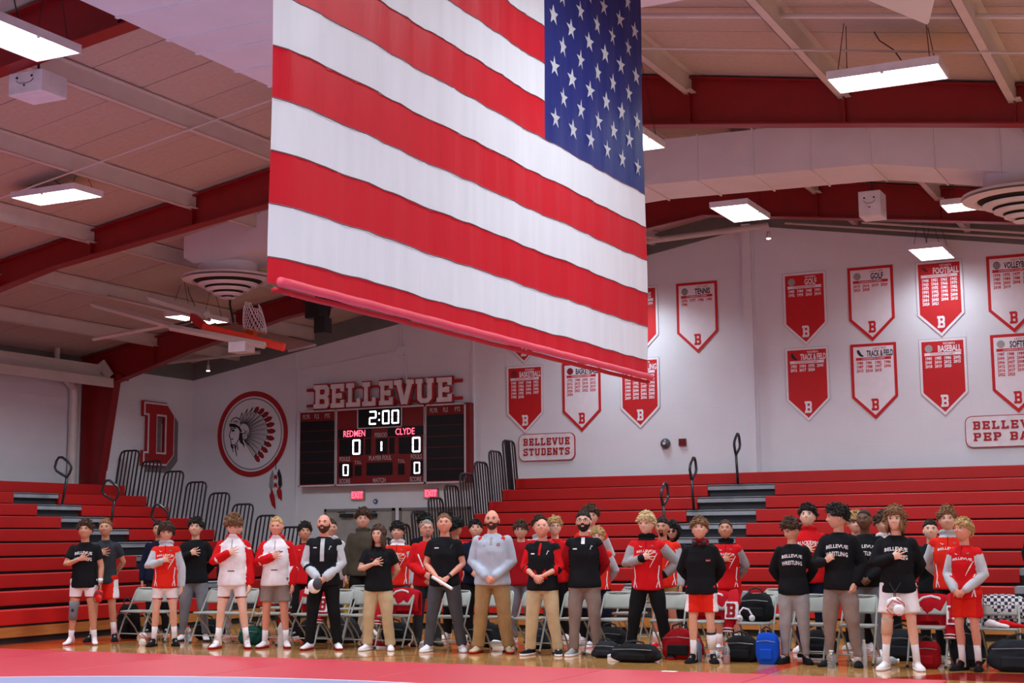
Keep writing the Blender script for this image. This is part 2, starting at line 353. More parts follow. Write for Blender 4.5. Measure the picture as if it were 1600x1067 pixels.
for i in range(n):
    t=2*math.pi*i/n; V+=[(cx+9+R*math.cos(t),cy-10+R*math.sin(t),.043),(cx+9+R2*math.cos(t),cy-10+R2*math.sin(t),.043),(cx+9+R2*math.cos(t),cy-10+R2*math.sin(t),.0402)]
    j=((i+1)%n)*3; F+=[(i*3,i*3+1,j+1,j),(i*3+1,i*3+2,j+2,j+1)]
m.add(V,F); m.build('boundary_line',mat('white_vinyl',srgb(225,215,225),.5),root)
m=MB(); m.box((-5.83,15.46,.04),(-5.66,15.54,.043)); o=m.build('paper_card',mat('paper',srgb(235,230,235),.7)); tag(o,'small white card lying on the far edge of the red mat','card')
# ================================================================== CEILING FITTINGS
ledM=mat('led_diffuser',(1,1,1),.4,emit=((.97,.96,1.0),PANEL_LIGHT)); housing=mat('light_housing',srgb(222,214,222),.4)
wire=mat('hanger_wire',srgb(70,58,56),.5,metal=.5)
def panel_light(x,y,z,along,label,pw=1.):
    root=empty('panel_light',(x,y,z),0 if along=='x' else math.pi/2,label=label,cat='ceiling light')
    h=MB(); h.box((-.61,-.305,.012),(.61,.305,.09)); 
    for a,b in(((-.61,-.305,0),(.61,-.29,.012)),((-.61,.29,0),(.61,.305,.012)),((-.61,-.29,0),(-.595,.29,.012)),((.595,-.29,0),(.61,.29,.012))): h.box(a,b)
    h.build('housing',housing,root)
    d=MB(); d.box((-.593,-.288,.004),(.593,.288,.011)); d.build('diffuser',ledM,root)
    s=MB(); s.lathe([(.0,-.02),(.018,-.018),(.02,0),(.0,.004)],(.0,-.297,0),8); s.build('sensor',housing,root)
    zt=deck(x)-z
    ld=bpy.data.lights.new('panel_beam','AREA'); ld.shape='RECTANGLE'; ld.size=1.15; ld.size_y=.55; ld.energy=PANEL_WATTS*pw; ld.color=PANEL_TINT; ld.spread=PANEL_SPREAD
    lo=bpy.data.objects.new('panel_beam',ld); C.objects.link(lo); lo.parent=root; lo.location=(0,0,-.002)
    for sx in(-1,1):
        for sy in (-1,1):
            px,py=(.5*sx,.22*sy); wx=px if along=='x' else -py
            hz=deck(x+wx)-z
            t=MB(); t.tube([(px,py,.09),(px*.9,py*.2,hz)],.005,5); t.build('hanger',wire,root)
    c=MB(); c.tube([(.1,.1,.09),(.15,.1,.2),(.05,.15,zt*.6),(-.1,.12,zt*.8),(-.15,.1,zt-.02)],.008,5); c.build('power_cord',wire,root)
    c=MB(); c.box((-.04,.0,.09),(.04,.06,.15)); c.build('driver_box',dark,root)
    return root
LT=[(-3.25,16.1,6.5,'x','white LED panel light hanging at the upper right, largest in view'),
(-6.8,21.98,6.5,'y','white LED panel light hanging by the top of the wall pilaster'),
(-4.78,26.9,6.5,'y','small far LED panel light just above the football banner',.22),
(-3.3,23.2,6.5,'x','white LED panel light cut by the round diffuser at the right edge'),
(-10.8,10.7,6.5,'y','big bright LED panel light at the top left corner'),
(-15.35,16.12,6.5,'x','white LED panel light on wires at the left below the white ceiling beam'),
(-6.76,17.1,6.5,'y','LED panel light half hidden by the right edge of the flag'),
(-17.95,22.7,5.72,'y','LED panel light seen through the folded hoop frame')]
for a in LT: panel_light(*a)
k=0
places=['front row','second row','third row','fourth row','fifth row']
for y in(-5.5,-.5,4.5,10.0):
    for x in(-19.5,-15.2,-10.8,-6.7,-2.6,2.4):
        if (x,y)==(-10.8,10.0): continue
        if y==10.0 and x in(-15.2,): y_=10.0
        o=panel_light(x,y,6.2 if (x,y)==(-6.7,10.0) else min(6.5,deck(x)-.35),'y','LED panel light out of frame above the mat'); o['group']='panel lights out of frame'
for x,y in((-10.9,26.7),(2.4,16.0),(2.4,22),(-19.7,16.2),(-10.9,16.3),(-10.9,22.4),(-14.2,26.6),(-10.2,26.8),(2.2,26.6)):
    if x in(-14.2,-10.2): continue
    o=panel_light(x,y,min(6.5,deck(x)-.35),'y','LED panel light out of frame above the mat',.4 if y==26.7 else 1.); o['group']='panel lights out of frame'
# spotlights
spotE=mat('spot_lens',(1,1,1),.3,emit=((1,.97,1),20))
def spot(x,y,z,label,beam=None):
    root=empty('spot_light',(x,y,z),label=label,cat='spot light')
    m=MB(); m.lathe([(.0,.14),(.03,.13),(.045,.02),(.05,0),(.0,.0)],n=12); m.build('can',housing,root,True)
    m=MB(); m.lathe([(.0,.0),(.042,-.004),(.03,-.012),(0,-.014)],n=12); m.build('lens',spotE,root)
    m=MB(); m.tube([(0,0,.12),(0,0,.25)],.012,6); m.build('stem',housing,root)
spot(-21.15,27.2,5.35,'small bright spot lamp near the dark corner under the roof')
spot(-7.7,26.6,7.02,'small spot lamp under the pipe at the pilaster top')
m=MB(); m.tube([(-22.0,26.8,5.55),(-20.0,27.6,5.75)],.045,8); o=m.build('lamp_rail',whsteel); tag(o,'white rail carrying the spot lamp in the far left corner','rail')
m=MB(); m.tube([(-11.4,25.8,6.98),(-7.7,26.6,7.27)],.055,10); m.tube([(-10.6,25.9,7.35),(-9.7,26.16,7.12)],.05,10); o=m.build('sprinkler_pipe',whsteel,smooth='auto'); tag(o,'white pipe running under the roof to the pilaster top','pipe')
for (a,b,l) in (((-5.9,26.4,7.1),(3,26.4,5.6),'thin white roof brace right of the pilaster, upper one'),((-7.6,27.4,7.45),(3,27.4,5.7),'thin white roof brace right of the pilaster, lower one')):
    m=MB(); m.tube([a,b],.02,6); o=m.build('roof_brace',whsteel); tag(o,l,'brace')
m=MB()
for i,(a,b) in enumerate([((-22,17.9),(-8.6,17.9)),]):
    pass
for yy,lab,x0,x1 in ((15.6,'thin white conduit crossing the ceiling at the upper left',-21.8,-8.5),(16.2,'thin white conduit crossing the ceiling above the big right light',-8.3,5.2)):
    m=MB(); m.tube([(x0,yy,deck(x0)-.27),(x1,yy,deck(x1)-.27)],.014,6); o=m.build('ceiling_conduit',whsteel); tag(o,lab,'conduit')
m=MB(); m.tube([(-8.3,15.4,deck(-8.3)-.12),(5.2,15.4,deck(5.2)-.12)],.03,6); o=m.build('ceiling_conduit',whsteel); tag(o,'wider white strut crossing the ceiling at the upper right','conduit')
# ductwork
def duct(name,label,pts,y0,y1,h,seams):
    root=empty(name,(0,0,0),label=label,cat='air duct')
    for a,b in zip(pts[:-1],pts[1:]):
        s=MB(); (xa,za),(xb,zb)=a,b; n=max(1,round((xb-xa)/.9)); 
        for i in range(n):
            x0=xa+(xb-xa)*i/n; x1=xa+(xb-xa)*(i+1)/n; z0=za+(zb-za)*i/n; z1=za+(zb-za)*(i+1)/n
            s=MB(); e=.004
            s.add([(x0+e,y0,z0),(x1-e,y0,z1),(x1-e,y1,z1),(x0+e,y1,z0),(x0+e,y0,z0+h),(x1-e,y0,z1+h),(x1-e,y1,z1+h),(x0+e,y1,z0+h)],[(0,3,2,1),(4,5,6,7),(0,1,5,4),(1,2,6,5),(2,3,7,6),(3,0,4,7)])
            # crossed stiffening folds on the face
            xm=(x0+x1)/2; zm=(z0+z1+h)/2
            s.add([(x0+e,y0-.001,z0),(x1-e,y0-.001,z1),(x1-e,y0-.001,z1+h),(x0+e,y0-.001,z0+h),(xm,y0-.014,zm)],[(0,1,4),(1,2,4),(2,3,4),(3,0,4)])
            s.build('duct_section',ductm,root)
            f=MB(); f.box((x1-.012,y0-.02,z1-.02),(x1+.012,y1+.02,z1+h+.02)); f.build('duct_seam',ductm,root)
    return root
d=duct('air_duct','long white sheet-metal air duct crossing the hall behind the flag',[(-15.5,6.2),(-14.3,6.32),(-7.64,6.63),(-4.32,6.55),(-2.62,6.24),(4.5,4.95)],20.0,21.05,.66,9)
m=MB(); m.rings([[(-15.5,20,6.2),(-15.5,21.05,6.2),(-15.5,21.05,6.86),(-15.5,20,6.86)],[(-15.9,20,6.2),(-15.9,21.05,6.2),(-15.9,21.05,6.86),(-15.9,20,6.86)],[(-16.12,20,6.32),(-16.12,21.05,6.32),(-16.12,21.05,6.8),(-16.12,20,6.8)]]); m.build('duct_end',ductm,d)
root=empty('plenum_duct',(0,0,0),label='broad pinkish white duct underside at the top left beside the flag',cat='air duct')
ys=[6.2,7.2,8.2,9.2,10.0,10.65,11.4,11.87,12.53,13.14]
for a,b in zip(ys[:-1],ys[1:]):
    m=MB(); m.box((-9.44,a+.004,6.5),(-5.6,b-.004,6.9)); m.build('duct_section',ductm,root)
    m=MB(); m.box((-9.45,b-.03,6.485),(-5.59,b+.01,6.5)); m.build('duct_seam',ductm,root)
m=MB(); m.prism([(-.0,0),(.62,.0),(.62,.5),(0,.5)],lambda u,v,w_:(-5.1+u,12.2+w_,6.58+v),.75); m.build('side_box',ductm,root)
root=empty('duct_elbow',(-2.52,14.5,6.5),label='angled white duct corner poking in at the top right edge',cat='air duct')
m=MB(); m.add([(0,0,0),(-.62,-1.6,.0),(.1,-1.6,.55),(.55,-1.2,.75),(.02,0,.02),(-.5,-1.6,.3)],[(0,1,2),(0,2,3),(0,4,1),(4,5,1),(0,3,4),(3,2,5,4)]); m.build('duct_corner',ductm,root)
def diffuser(x,y,z,label):
    root=empty('ceiling_diffuser',(x,y,z),label=label,cat='air diffuser')
    m=MB(); m.lathe([(.5,0),(.5,.36),(.48,.36),(.48,0)],n=32); m.build('neck',ductm,root,'auto')
    m=MB(); m.lathe([(.8,-.0),(.79,.03),(.5,.06),(.46,.04),(.62,-.06),(.78,-.03)],n=40); m.build('outer_ring',ductm,root,'auto')
    m=MB(); m.lathe([(.60,-.03),(.49,-.09),(.35,-.17),(.22,-.25),(.1,-.31)],n=32); m.build('shade_cone',mat('throat_shade',(.02,.015,.012),.9),root,'auto')  # near-black cone puts the shade between the rings into its colour
    for r,zz in((.52,-.12),(.38,-.20),(.25,-.28)):
        m=MB(); m.lathe([(r,zz),(r+.005,zz+.02),(r-.05,zz-.012),(r-.055,zz-.024)],n=32); m.build('cone_ring',ductm,root,'auto')
    m=MB(); m.lathe([(0,-.355),(.12,-.35),(.14,-.335),(0,-.30)],n=24); m.build('centre_disc',ductm,root,'auto')
    m=MB(); m.lathe([(.0,0.0),(.52,0.0),(.52,.02),(0,.02)],n=24); m.build('throat',mat('throat_shade',(.02,.015,.012),.9),root)  # same near-black colour for the shade up inside the neck
diffuser(-15.55,20.5,5.98,'round stepped air diffuser under the left end of the long duct')
diffuser(-2.42,20.5,5.98,'round stepped air diffuser cut off by the right edge of the picture')
# boxes
def facebox(x,y,z,sx,sy,sz,label,cat):
    root=empty('heater_box',(x,y,z),label=label,cat=cat)
    m=MB(); m.box((-sx/2,-sy/2,0),(sx/2,sy/2,sz)); bevel(m.build('case',housing,root),.012,2)
    m=MB()
    for a in(-.22,.22): m.lathe([(0,-.0),(.014,.002),(.014,.01),(0,.01)],(sx*a,-sy/2-.01,sz*.72),10,ax='y')
    m.lathe([(0,-.0),(.011,.002),(.011,.01),(0,.01)],(0,-sy/2-.01,sz*.35),10,ax='y'); m.build('knockouts',dark,root)
    m=MB(); m.tube([(sx*.25*math.cos(t),-sy/2-.005,sz*.62+.045*math.sin(t)) for t in[math.pi+math.pi*i/8 for i in range(9)]],.003,5); m.build('arc_slot',dark,root)
    m=MB(); m.tube([(0,0,sz),(0,0,sz+.5)],.015,6); m.build('hanger',wire,root); return root
facebox(-4.9,22.7,6.36,.34,.42,.4,'white hanging box with dark round knock-outs behind the duct','speaker box')
facebox(-11.95,12.2,6.47,.5,.4,.26,'pale square box hanging at the left below the corner light','heater')
root=empty('camera_pod',(-16.2,24.2,5.8),label='black camera and bracket hanging under the red frame beside the hoop',cat='camera')
m=MB(); m.box((-.18,-.15,0),(.2,.2,.35)); bevel(m.build('body',black,root),.03,2); m=MB(); m.box((.05,-.15,-.3),(.3,.1,.0)); m.build('lens_box',black,root); m=MB(); m.tube([(-.3,0,.35),(-.1,0,.3),(.2,0,.4),(.35,0,.3),(.3,0,.05)],.025,6); m.build('bracket',black,root); m=MB(); m.tube([(0,.02,.3),(0,.02,.85)],.03,6); m.build('stem',black,root)
# folded basketball hoop
root=empty('basketball_hoop',(0,0,0),label='basketball hoop folded up under the roof with a red padded backboard edge',cat='basketball hoop')
Y=20.6
redpad=mat('red_pad',srgb(226,56,36),.5,var=.05); rp2=mat('red_pad_top',srgb(190,20,34),.5)
def P(px,pz,dy=0): return (px,Y+dy,pz)
k_=Y/20
A=[(-18.12,5.67),(-16.3,5.17),(-14.02,4.61)]
A=[(x*k_,1.5+(z-1.5)*k_) for x,z in A]
m=MB(); m.tube([(A[0][0],Y,A[0][1]),(A[1][0]-.05,Y,A[1][1]-.02)],[(.06,.08)]*2,4,ref=(0,0,1)); m.build('mast',whsteel,root)
m=MB(); m.tube([(A[0][0]-.4,Y+.5,A[0][1]+.3),(A[1][0]+.4,Y+.5,A[1][1]+.12)],[(.035,.05)]*2,4,ref=(0,0,1)); m.build('mast',whsteel,root)
m=MB(); m.tube([(A[0][0]+1.0,Y+.4,A[0][1]+.1),(A[1][0]+.5,Y+.3,A[1][1]+.18)],[(.08,.1)]*2,4,ref=(0,0,1)); m.build('drive_box',mat('cream_metal',srgb(214,204,196),.4),root)
m=MB(); m.tube([(A[1][0],Y-.1,A[1][1]-.06),(-14.75,Y-.1,A[2][1]-.05+.11)],[(.06,.06)]*2,4,ref=(0,0,1)); m.build('frame_tube',whsteel,root)
m=MB(); m.box((-15.45,Y-.2,4.68),(-15.1,Y+.1,4.86)); bevel(m.build('height_motor',housing,root),.01)
m=MB(); m.tube([(-18.9,Y+.3,5.2),(-16.9,Y+.2,5.33)],[(.04,.05)]*2,4,ref=(0,0,1)); m.build('brace_tube',whsteel,root)
# backboard, nearly horizontal, seen edge on
bx0,bz0,bx1,bz1=-16.15,5.2,-14.42,4.72
dx,dz=bx1-bx0,bz1-bz0; ln=math.hypot(dx,dz); ux,uz=dx/ln,dz/ln
m=MB(); m.obox(((bx0+bx1)/2,Y+.53,(bz0+bz1)/2+.05),(ux*ln/2,0,uz*ln/2),(0,.42,.10),(-uz*.0,-.006,.02)); m.build('backboard',mat('board_glass',srgb(120,80,84),.15,spec=.7),root)
m=MB(); m.obox(((bx0+bx1)/2,Y,(bz0+bz1)/2),(ux*ln/2,0,uz*ln/2),(0,.035,.01),(-uz*.045,0,ux*.065)); bevel(m.build('edge_pad',redpad,root),.015)
m=MB(); m.obox((bx0-.25,Y+.18,bz0+.13),(.26,-.15,-.13),(.02,.03,.0),(.02,0,.065)); bevel(m.build('corner_pad',rp2,root),.015)
for q in range(3):
    m=MB(); m.tube([(-16.9+q*.25,Y+.1,5.28-q*.05),(-16.75+q*.25,Y+.5,5.42-q*.05)],.022,6); m.build('strut',mat('strut_dark',srgb(70,62,62),.5),root)
m=MB(); m.tube([(-15.8,Y+.3,6.1),(-15.8,Y+.3,5.6),(-15.72,Y+.3,5.28)],.022,6); m.build('hoist_cable',black,root)
rim=MB(); rc=Vector((-15.36,Y+.45,5.12)); un=Vector((.12,0,.99)).normalized(); 
rim.tube([rc+Vector((math.cos(t)*.225,math.sin(t)*.12,-math.cos(t)*.06)) for t in[2*math.pi*i/20 for i in range(20)]],.012,6,closed=True); rim.obox((-15.46,Y+.45,5.06),(.1,0,0),(0,.06,0),(0,0,.08)); rim.build('rim',mat('rim_orange',srgb(225,90,30),.4),root)
net=MB(); lev=[(.225,0),(.23,.1),(.22,.2),(.2,.3),(.18,.39),(.15,.47)]
def npnt(i,l,ph=0):
    r,h=lev[l]; t=2*math.pi*(i+ph)/12
    return rc+Vector((math.cos(t)*r-.03*l*.6,math.sin(t)*r*.55,h*(1+.12*math.sin(3*t))-math.cos(t)*.04))
for l in range(5):
    for i in range(12):
        a=npnt(i,l,.5*(l%2)); b=npnt(i,l+1,.5*((l+1)%2)); c=npnt(i-1,l+1,.5*((l+1)%2)) if l%2==0 else npnt(i+1,l+1,.5*((l+1)%2))
        net.tube([a,b],.006,4); net.tube([a,c],.006,4)
net.build('net',mat('net_cord',srgb(235,230,235),.8),root)
# ================================================================== WALL FITTINGS
bred=mat('banner_red',srgb(196,24,32),.65,var=.05,vscale=3); bwhite=mat('banner_white',srgb(232,226,236),.65,var=.03); bdark=mat('banner_ink',srgb(38,42,58),.7); bedge=mat('banner_edge_line',srgb(150,140,150),.7)
signred=mat('sign_red',srgb(168,26,34),.5); signwhite=mat('sign_white',srgb(228,222,230),.5)
def FR(ox,y,oz): return lambda u,v,w_:(ox+u,y-w_,oz+v)
def put_text(parent,name,s,x,y,z,h,mt,sx=1.,off=.012,align='CENTER',d=.0,ls=1.,maxw=None,sp=1.,res=2):
    V,F=text2d(s,h/.72,off*h,sx,align,sp,res,ls)
    if maxw and V:
        w_=max(v[0] for v in V)-min(v[0] for v in V)
        if w_>maxw: V=[(a*maxw/w_,b) for a,b in V]
    m=MB(); m.add([(x+a,y-d,z+b) for a,b in V],F); return m.build(name,mt,parent)
def put_slab(parent,name,word,x,y,z,h,mt,t=.17,sp=.16,sx=1.,d=.006,maxw=None,grow=0):
    P,w_=slab_word(word,h,sp,t,sx); k=1
    if maxw: k=maxw/w_
    m=MB()
    for i,p in enumerate(P): m.prism([(a*k,b) for a,b in p][::-1],FR(x,y,z),d+.0004*(i%9))
    return m.build(name,mt,parent)
def banner(cx,top,kind,sport,years,label,icon,pre):
    root=empty('championship_banner',(cx,WB-.01,top),label=label,cat='banner',group='championship banners on the wall')
    W=.865 if kind=='w' else .86; sh=-1.02; tip=-1.44
    out=lambda g_,gt=0:[(-W/2+g_,-gt if gt else -g_),(-W/2+g_,sh+g_*.4),(0,tip+g_*1.45),(W/2-g_,sh+g_*.4),(W/2-g_,-gt if gt else -g_)]
    m=MB(); m.prism(out(0)[::-1],FR(0,0,0),.006); m.build('cloth',bred if kind=='w' else bwhite,root)
    m=MB(); g_=.055 if kind=='w' else .05; m.prism(out(g_)[::-1],FR(0,-.0062,0),.001); m.build('panel',bwhite if kind=='w' else bred,root)
    if kind=='r':
        m=MB(); q=out(.004)
        for a,b in zip(q,q[1:]+q[:1]):
            _p=[];_seg(_p,a[0],a[1],b[0],b[1],.006); m.prism(_p[0],FR(0,-.0062,0),.0004)
        m.build('border_line',bedge,root)
    ink=bdark if kind=='w' else bwhite; red=bred if kind=='w' else bwhite
    put_text(root,'team_line',pre,.12,-.009,-.115,.04,red,maxw=.26)
    put_text(root,'sport_name',sport,.125,-.009,-.245,.115,ink,sx=.6,off=.045,maxw=min(.50,.075*len(sport)))
    m=MB(); m.prism([(-.34,-.315),(-.325,-.288),(-.34,-.262),(.34,-.262),(.325,-.288),(.34,-.315)],FR(0,-.008,0),.001); m.build('ribbon',red,root)
    put_text(root,'ribbon_text','CONFERENCE CHAMPS',0,-.0105,-.303,.03,bwhite if kind=='w' else bred,maxw=.6)
    m=MB()
    for i,yv in enumerate(years):
        V,F=text2d(yv,.078,.0036,.86,'CENTER',1.,1); xx=-.26+.173*(i%4); zz=-.392-.074*(i//4)
        m.add([(xx+a*.95,-.009,zz+b) for a,b in V],F)
    if years: m.build('years',red,root)
    V,F=text2d('B',.30,.012,1.,'CENTER',1,4); m=MB(); 
    P,w_=slab_word('B',.225,.1,.2,.85); 
    for i,p in enumerate(P): m.prism(p[::-1],FR(0,-.008,-1.275),.002+.0004*i)
    # outer slab feet
    m.build('crest_letter',red,root)
    ic=MB(); n=20
    c=(-.25,-.18); r=.072
    ic.prism([(c[0]+r*math.cos(2*math.pi*i/n),c[1]+r*math.sin(2*math.pi*i/n)) for i in range(n)],FR(0,-.008,0),.001)
    if icon=='ball':
        ic.build('ball_icon',mat('ball_icon_red',srgb(150,30,34),.6),root)
    elif icon=='shoe':
        ic=MB(); ic.prism([(-.31,-.12),(-.27,-.11),(-.22,-.2),(-.18,-.23),(-.2,-.25),(-.26,-.23),(-.30,-.18)],FR(0,-.008,0),.001); ic.build('shoe_icon',bdark,root)
    elif icon=='foot':
        ic=MB(); ic.prism([(-.31,-.12),(-.28,-.11),(-.21,-.17),(-.2,-.21),(-.24,-.2),(-.3,-.15)],FR(0,-.008,0),.001); ic.build('football_icon',mat('icon_brown',srgb(100,22,28),.6),root)
    else: ic.build('ball_icon',mat('ball_icon_grey',srgb(160,156,160),.6),root)
    s=MB()
    if icon in('ball','tennis','volley'):
        for k in(-1,0,1):
            pts=[(c[0]+r*.9*math.sin(t)*(k*.6 if k else 0)+.0,c[1]+r*.95*math.cos(t)) for t in[math.pi*j/6 for j in range(7)]]
            for a,b in zip(pts,pts[1:]): _p=[];_seg(_p,a[0],a[1],b[0],b[1],.008); s.prism(_p[0],FR(0,-.0095,0),.0004)
        s.build('ball_seam',bdark if icon!='ball' else bdark,root)
    return root
yrs=lambda s:s.split()
BN=[(-9.62,6.56,'w','TENNIS',yrs('1976 1977 1982 1983 1986'),'white red-edged TENNIS banner left of the pilaster','tennis','LADY RED'),
(-7.42,6.57,'r','GOLF',yrs('1983 1984 1985 1991 1992 1993 2013 2014'),'red GOLF banner just right of the pilaster','golf','REDMEN'),
(-6.14,6.57,'w','GOLF',yrs('2015 2016 2019 2020 2023 2024'),'white red-edged GOLF banner in the upper row','golf','LADY RED'),
(-4.86,6.57,'r','FOOTBALL',yrs('1944 1951 1961 1962 1963 1964 1966 1970 1973 1975 1981 1982 1991 1992 1993 1994 1996 1997 1998 2000 2001 2003 2004 2015 2020 2021'),'red FOOTBALL banner under the small far ceiling light','foot','REDMEN'),
(-3.57,6.56,'w','VOLLEYBALL',yrs('1974 1975 1977 1978 1983 1984 1988 1990 1994 2003 2004 2008 2018 2019'),'white red-edged VOLLEYBALL banner cut by the right picture edge','volley','LADY RED'),
(-7.42,5.10,'r','TRACK & FIELD',yrs('1953 1954 1973 2005 2012 2017 2024'),'red TRACK & FIELD banner right of the pilaster, lower row','shoe','REDMEN'),
(-6.14,5.09,'w','TRACK & FIELD',yrs('1980 1981 1982 1986 1987 1988 1997 2006 2013 2014 2015'),'white red-edged TRACK & FIELD banner','shoe','LADY RED'),
(-4.86,5.10,'r','BASEBALL',yrs('1980 1985 1986 2002 2005 2010 2012 2015 2018 2019 2023'),'red BASEBALL banner below the FOOTBALL one','golf','REDMEN'),
(-3.57,5.10,'w','SOFTBALL',yrs('1987 1988 1989 1990 2000 2003 2004 2005 2006 2007 2008 2009 2012 2013 2014 2015 2016 2017 2018 2019 2022 2023'),'white red-edged SOFTBALL banner cut by the right picture edge','golf','LADY RED'),
(-13.47,5.10,'r','BASKETBALL',yrs('1945 1947 1948 1952 1953 1954 1969 1970 1983 1985 1990 1993 1994 1995 1996 1997 1998 2018'),'red BASKETBALL banner above the BELLEVUE STUDENTS sign','ball','REDMEN'),
(-12.17,5.09,'w','BASKETBALL',yrs('1976 1984 2003 2011 2012 2013 2014 2015 2016 2017 2018 2019 2020 2021 2022 2023 2024'),'white red-edged BASKETBALL banner under the flag edge','ball','LADY RED'),
(-10.88,5.10,'r','WRESTLING',yrs('1972 1974 1985 1989 1976 1977 1988 1989 1990 1992 1993 1994 1995 1996 1997 1998 1999 2000 2001 2002 2003 2004 2006 2008 2009 2015 2016 2021'),'red WRESTLING banner half behind the flag corner','shoe','REDMEN'),
(-10.88,6.57,'r','TENNIS',yrs('1960 1961 1962 1999'),'red banner whose right edge shows beside the flag','tennis','REDMEN'),
(-13.48,6.57,'r','CROSS COUNTRY',yrs('1960 1961'),'red banner of which only the pointed B tip shows below the flag','shoe','REDMEN')]
for b in BN: banner(*b)
# framed name signs
def rrect(w_,h,r,n=6):
    P=[]
    for cx,cz,a0 in((w_/2-r,h/2-r,0),(-w_/2+r,h/2-r,90),(-w_/2+r,-h/2+r,180),(w_/2-r,-h/2+r,270)):
        for i in range(n+1): a=math.radians(a0+90*i/n); P.append((cx+r*math.cos(a),cz+r*math.sin(a)))
    return P
def name_sign(cx,cz,w_,h,l1,l2,label):
    root=empty('wall_sign',(cx,WB-.004,cz),label=label,cat='sign')
    m=MB(); m.prism(rrect(w_,h,.13)[::-1],FR(0,0,0),.035); m.build('sign_edge',signred,root)
    m=MB(); m.prism(rrect(w_-.03,h-.03,.118)[::-1],FR(0,-.0352,0),.004); m.build('sign_face',signwhite,root)
    put_slab(root,'lettering',l1,0,-.0395,.04,.15,signred,maxw=w_*.82,sx=.95,t=.2,sp=.22)
    put_slab(root,'lettering',l2,0,-.0395,-.17,.15,signred,maxw=w_*.82,sx=.95,t=.2,sp=.22)
name_sign(-12.97,3.36,1.29,.57,'BELLEVUE','STUDENTS','white sign with red edge reading BELLEVUE STUDENTS')
name_sign(-3.72,3.34,1.6,.58,'BELLEVUE','PEP BAND','white sign with red edge reading BELLEVUE PEP BAND, cut at the right')
# scoreboard -------------------------------------------------------
sbred=mat('scoreboard_red',srgb(120,10,16),.5,var=.04); sbblack=mat('scoreboard_display',(.006,.006,.008),.3,spec=.3); sbw=mat('scoreboard_trim',srgb(205,196,206),.5); sbt=mat('scoreboard_text',srgb(190,176,182),.6)
ledW=mat('led_white',(1,1,1),.4,emit=((.93,.93,1.),4.0)); ledR=mat('led_red',(1,0,0),.4,emit=((1,.07,.12),3.0))
sb=empty('scoreboard',(0,0,0),label='wide dark red scoreboard with white frame showing 2:00 and zeros',cat='scoreboard')
F0=27.78
m=MB(); m.box((-19.03,F0,2.66),(-14.68,27.99,4.36)); m.build('cabinet',sbred,sb)
def fr(x0,x1,z0,z1,t,name,mt,y=F0):
    m=MB(); 
    for a in((x0,z0,x1,z0+t),(x0,z1-t,x1,z1),(x0,z0,x0+t,z1),(x1-t,z0,x1,z1)): m.box((a[0],y-.02,a[1]),(a[2],y,a[3]))
    return m.build(name,mt,sb)
def face(x0,x1,z0,z1,name,mt,y=F0,d=.008):
    m=MB(); m.box((x0,y-d,z0),(x1,y,z1)); return m.build(name,mt,sb)
fr(-19.03,-18.03,2.66,4.36,.035,'panel_frame',sbw); fr(-18.045,-15.755,2.66,4.36,.035,'panel_frame',sbw); fr(-15.77,-14.77,2.66,4.36,.035,'panel_frame',sbw)
for x0,x1 in((-18.98,-18.07),(-15.72,-14.82)):
    face(x0,x1,2.72,4.12,'stat_display',sbblack)
    for k in range(1,6): face(x0,x1,2.72+k*.235,2.735+k*.235,'divider',mat('divider_red',srgb(90,10,18),.5),F0-.0085,.003)
for s,x in(('PLYR',-18.83),('FLS',-18.55),('PTS',-18.27),('PLYR',-15.55),('FLS',-15.26),('PTS',-14.97)): put_text(sb,'lettering',s,x,F0-.009,4.18,.10,sbt,sx=.62,off=.02)
face(-17.46,-16.34,3.91,4.34,'clock_display',sbblack,F0,.02); fr(-17.47,-16.33,3.9,4.35,.02,'clock_frame',sbw,F0-.015)
for a in((-17.95,-17.33,3.32,3.69),(-17.27,-17.13,3.33,3.68),(-17.0,-16.71,3.33,3.67),(-16.66,-16.53,3.33,3.68),(-16.42,-15.84,3.32,3.68),(-17.24,-16.58,2.87,3.15),(-17.54,-17.37,2.87,3.1),(-16.44,-16.28,2.87,3.1),(-17.96,-17.6,2.84,3.17),(-16.12,-15.82,2.84,3.17)): face(*a,'score_display',sbblack)
face(-17.98,-17.12,3.70,3.9,'team_display',sbblack); face(-16.7,-15.79,3.71,3.91,'team_display',sbblack)
SEG={'0':'abcdef','1':'bc','2':'abged'}
def digit(ch,x0,x1,z0,z1,y):
    t=(x1-x0)*.165; m=MB(); zm=(z0+z1)/2; g_=.007
    D={'a':(x0+t*.5,x1-t*.5,z1-t,z1),'d':(x0+t*.5,x1-t*.5,z0,z0+t),'g':(x0+t*.5,x1-t*.5,zm-t/2,zm+t/2),'f':(x0,x0+t,zm+g_,z1-t*.4),'b':(x1-t,x1,zm+g_,z1-t*.4),'e':(x0,x0+t,z0+t*.4,zm-g_),'c':(x1-t,x1,z0+t*.4,zm-g_)}
    for s in SEG[ch]: a=D[s]; m.box((a[0],y-.004,a[2]),(a[1],y,a[3]))
    return m.build('digit',ledW,sb)
yd=F0-.021
digit('2',-17.17,-16.98,3.98,4.28,yd); digit('0',-16.83,-16.65,3.98,4.28,yd); digit('0',-16.59,-16.41,3.98,4.28,yd)
m=MB(); 
for z in(4.06,4.2): m.box((-16.925,yd-.004,z),(-16.895,yd,z+.035))
m.build('colon',ledW,sb)
yd=F0-.009
digit('0',-17.6,-17.4,3.34,3.67,yd); digit('0',-16.08,-15.88,3.34,3.67,yd); digit('0',-17.85,-17.7,2.88,3.13,yd); digit('0',-16.04,-15.89,2.88,3.13,yd)
m=MB(); m.box((-16.875,yd-.004,3.4),(-16.84,yd,3.49)); m.box((-16.875,yd-.004,3.505),(-16.84,yd,3.6)); m.build('digit',ledW,sb)
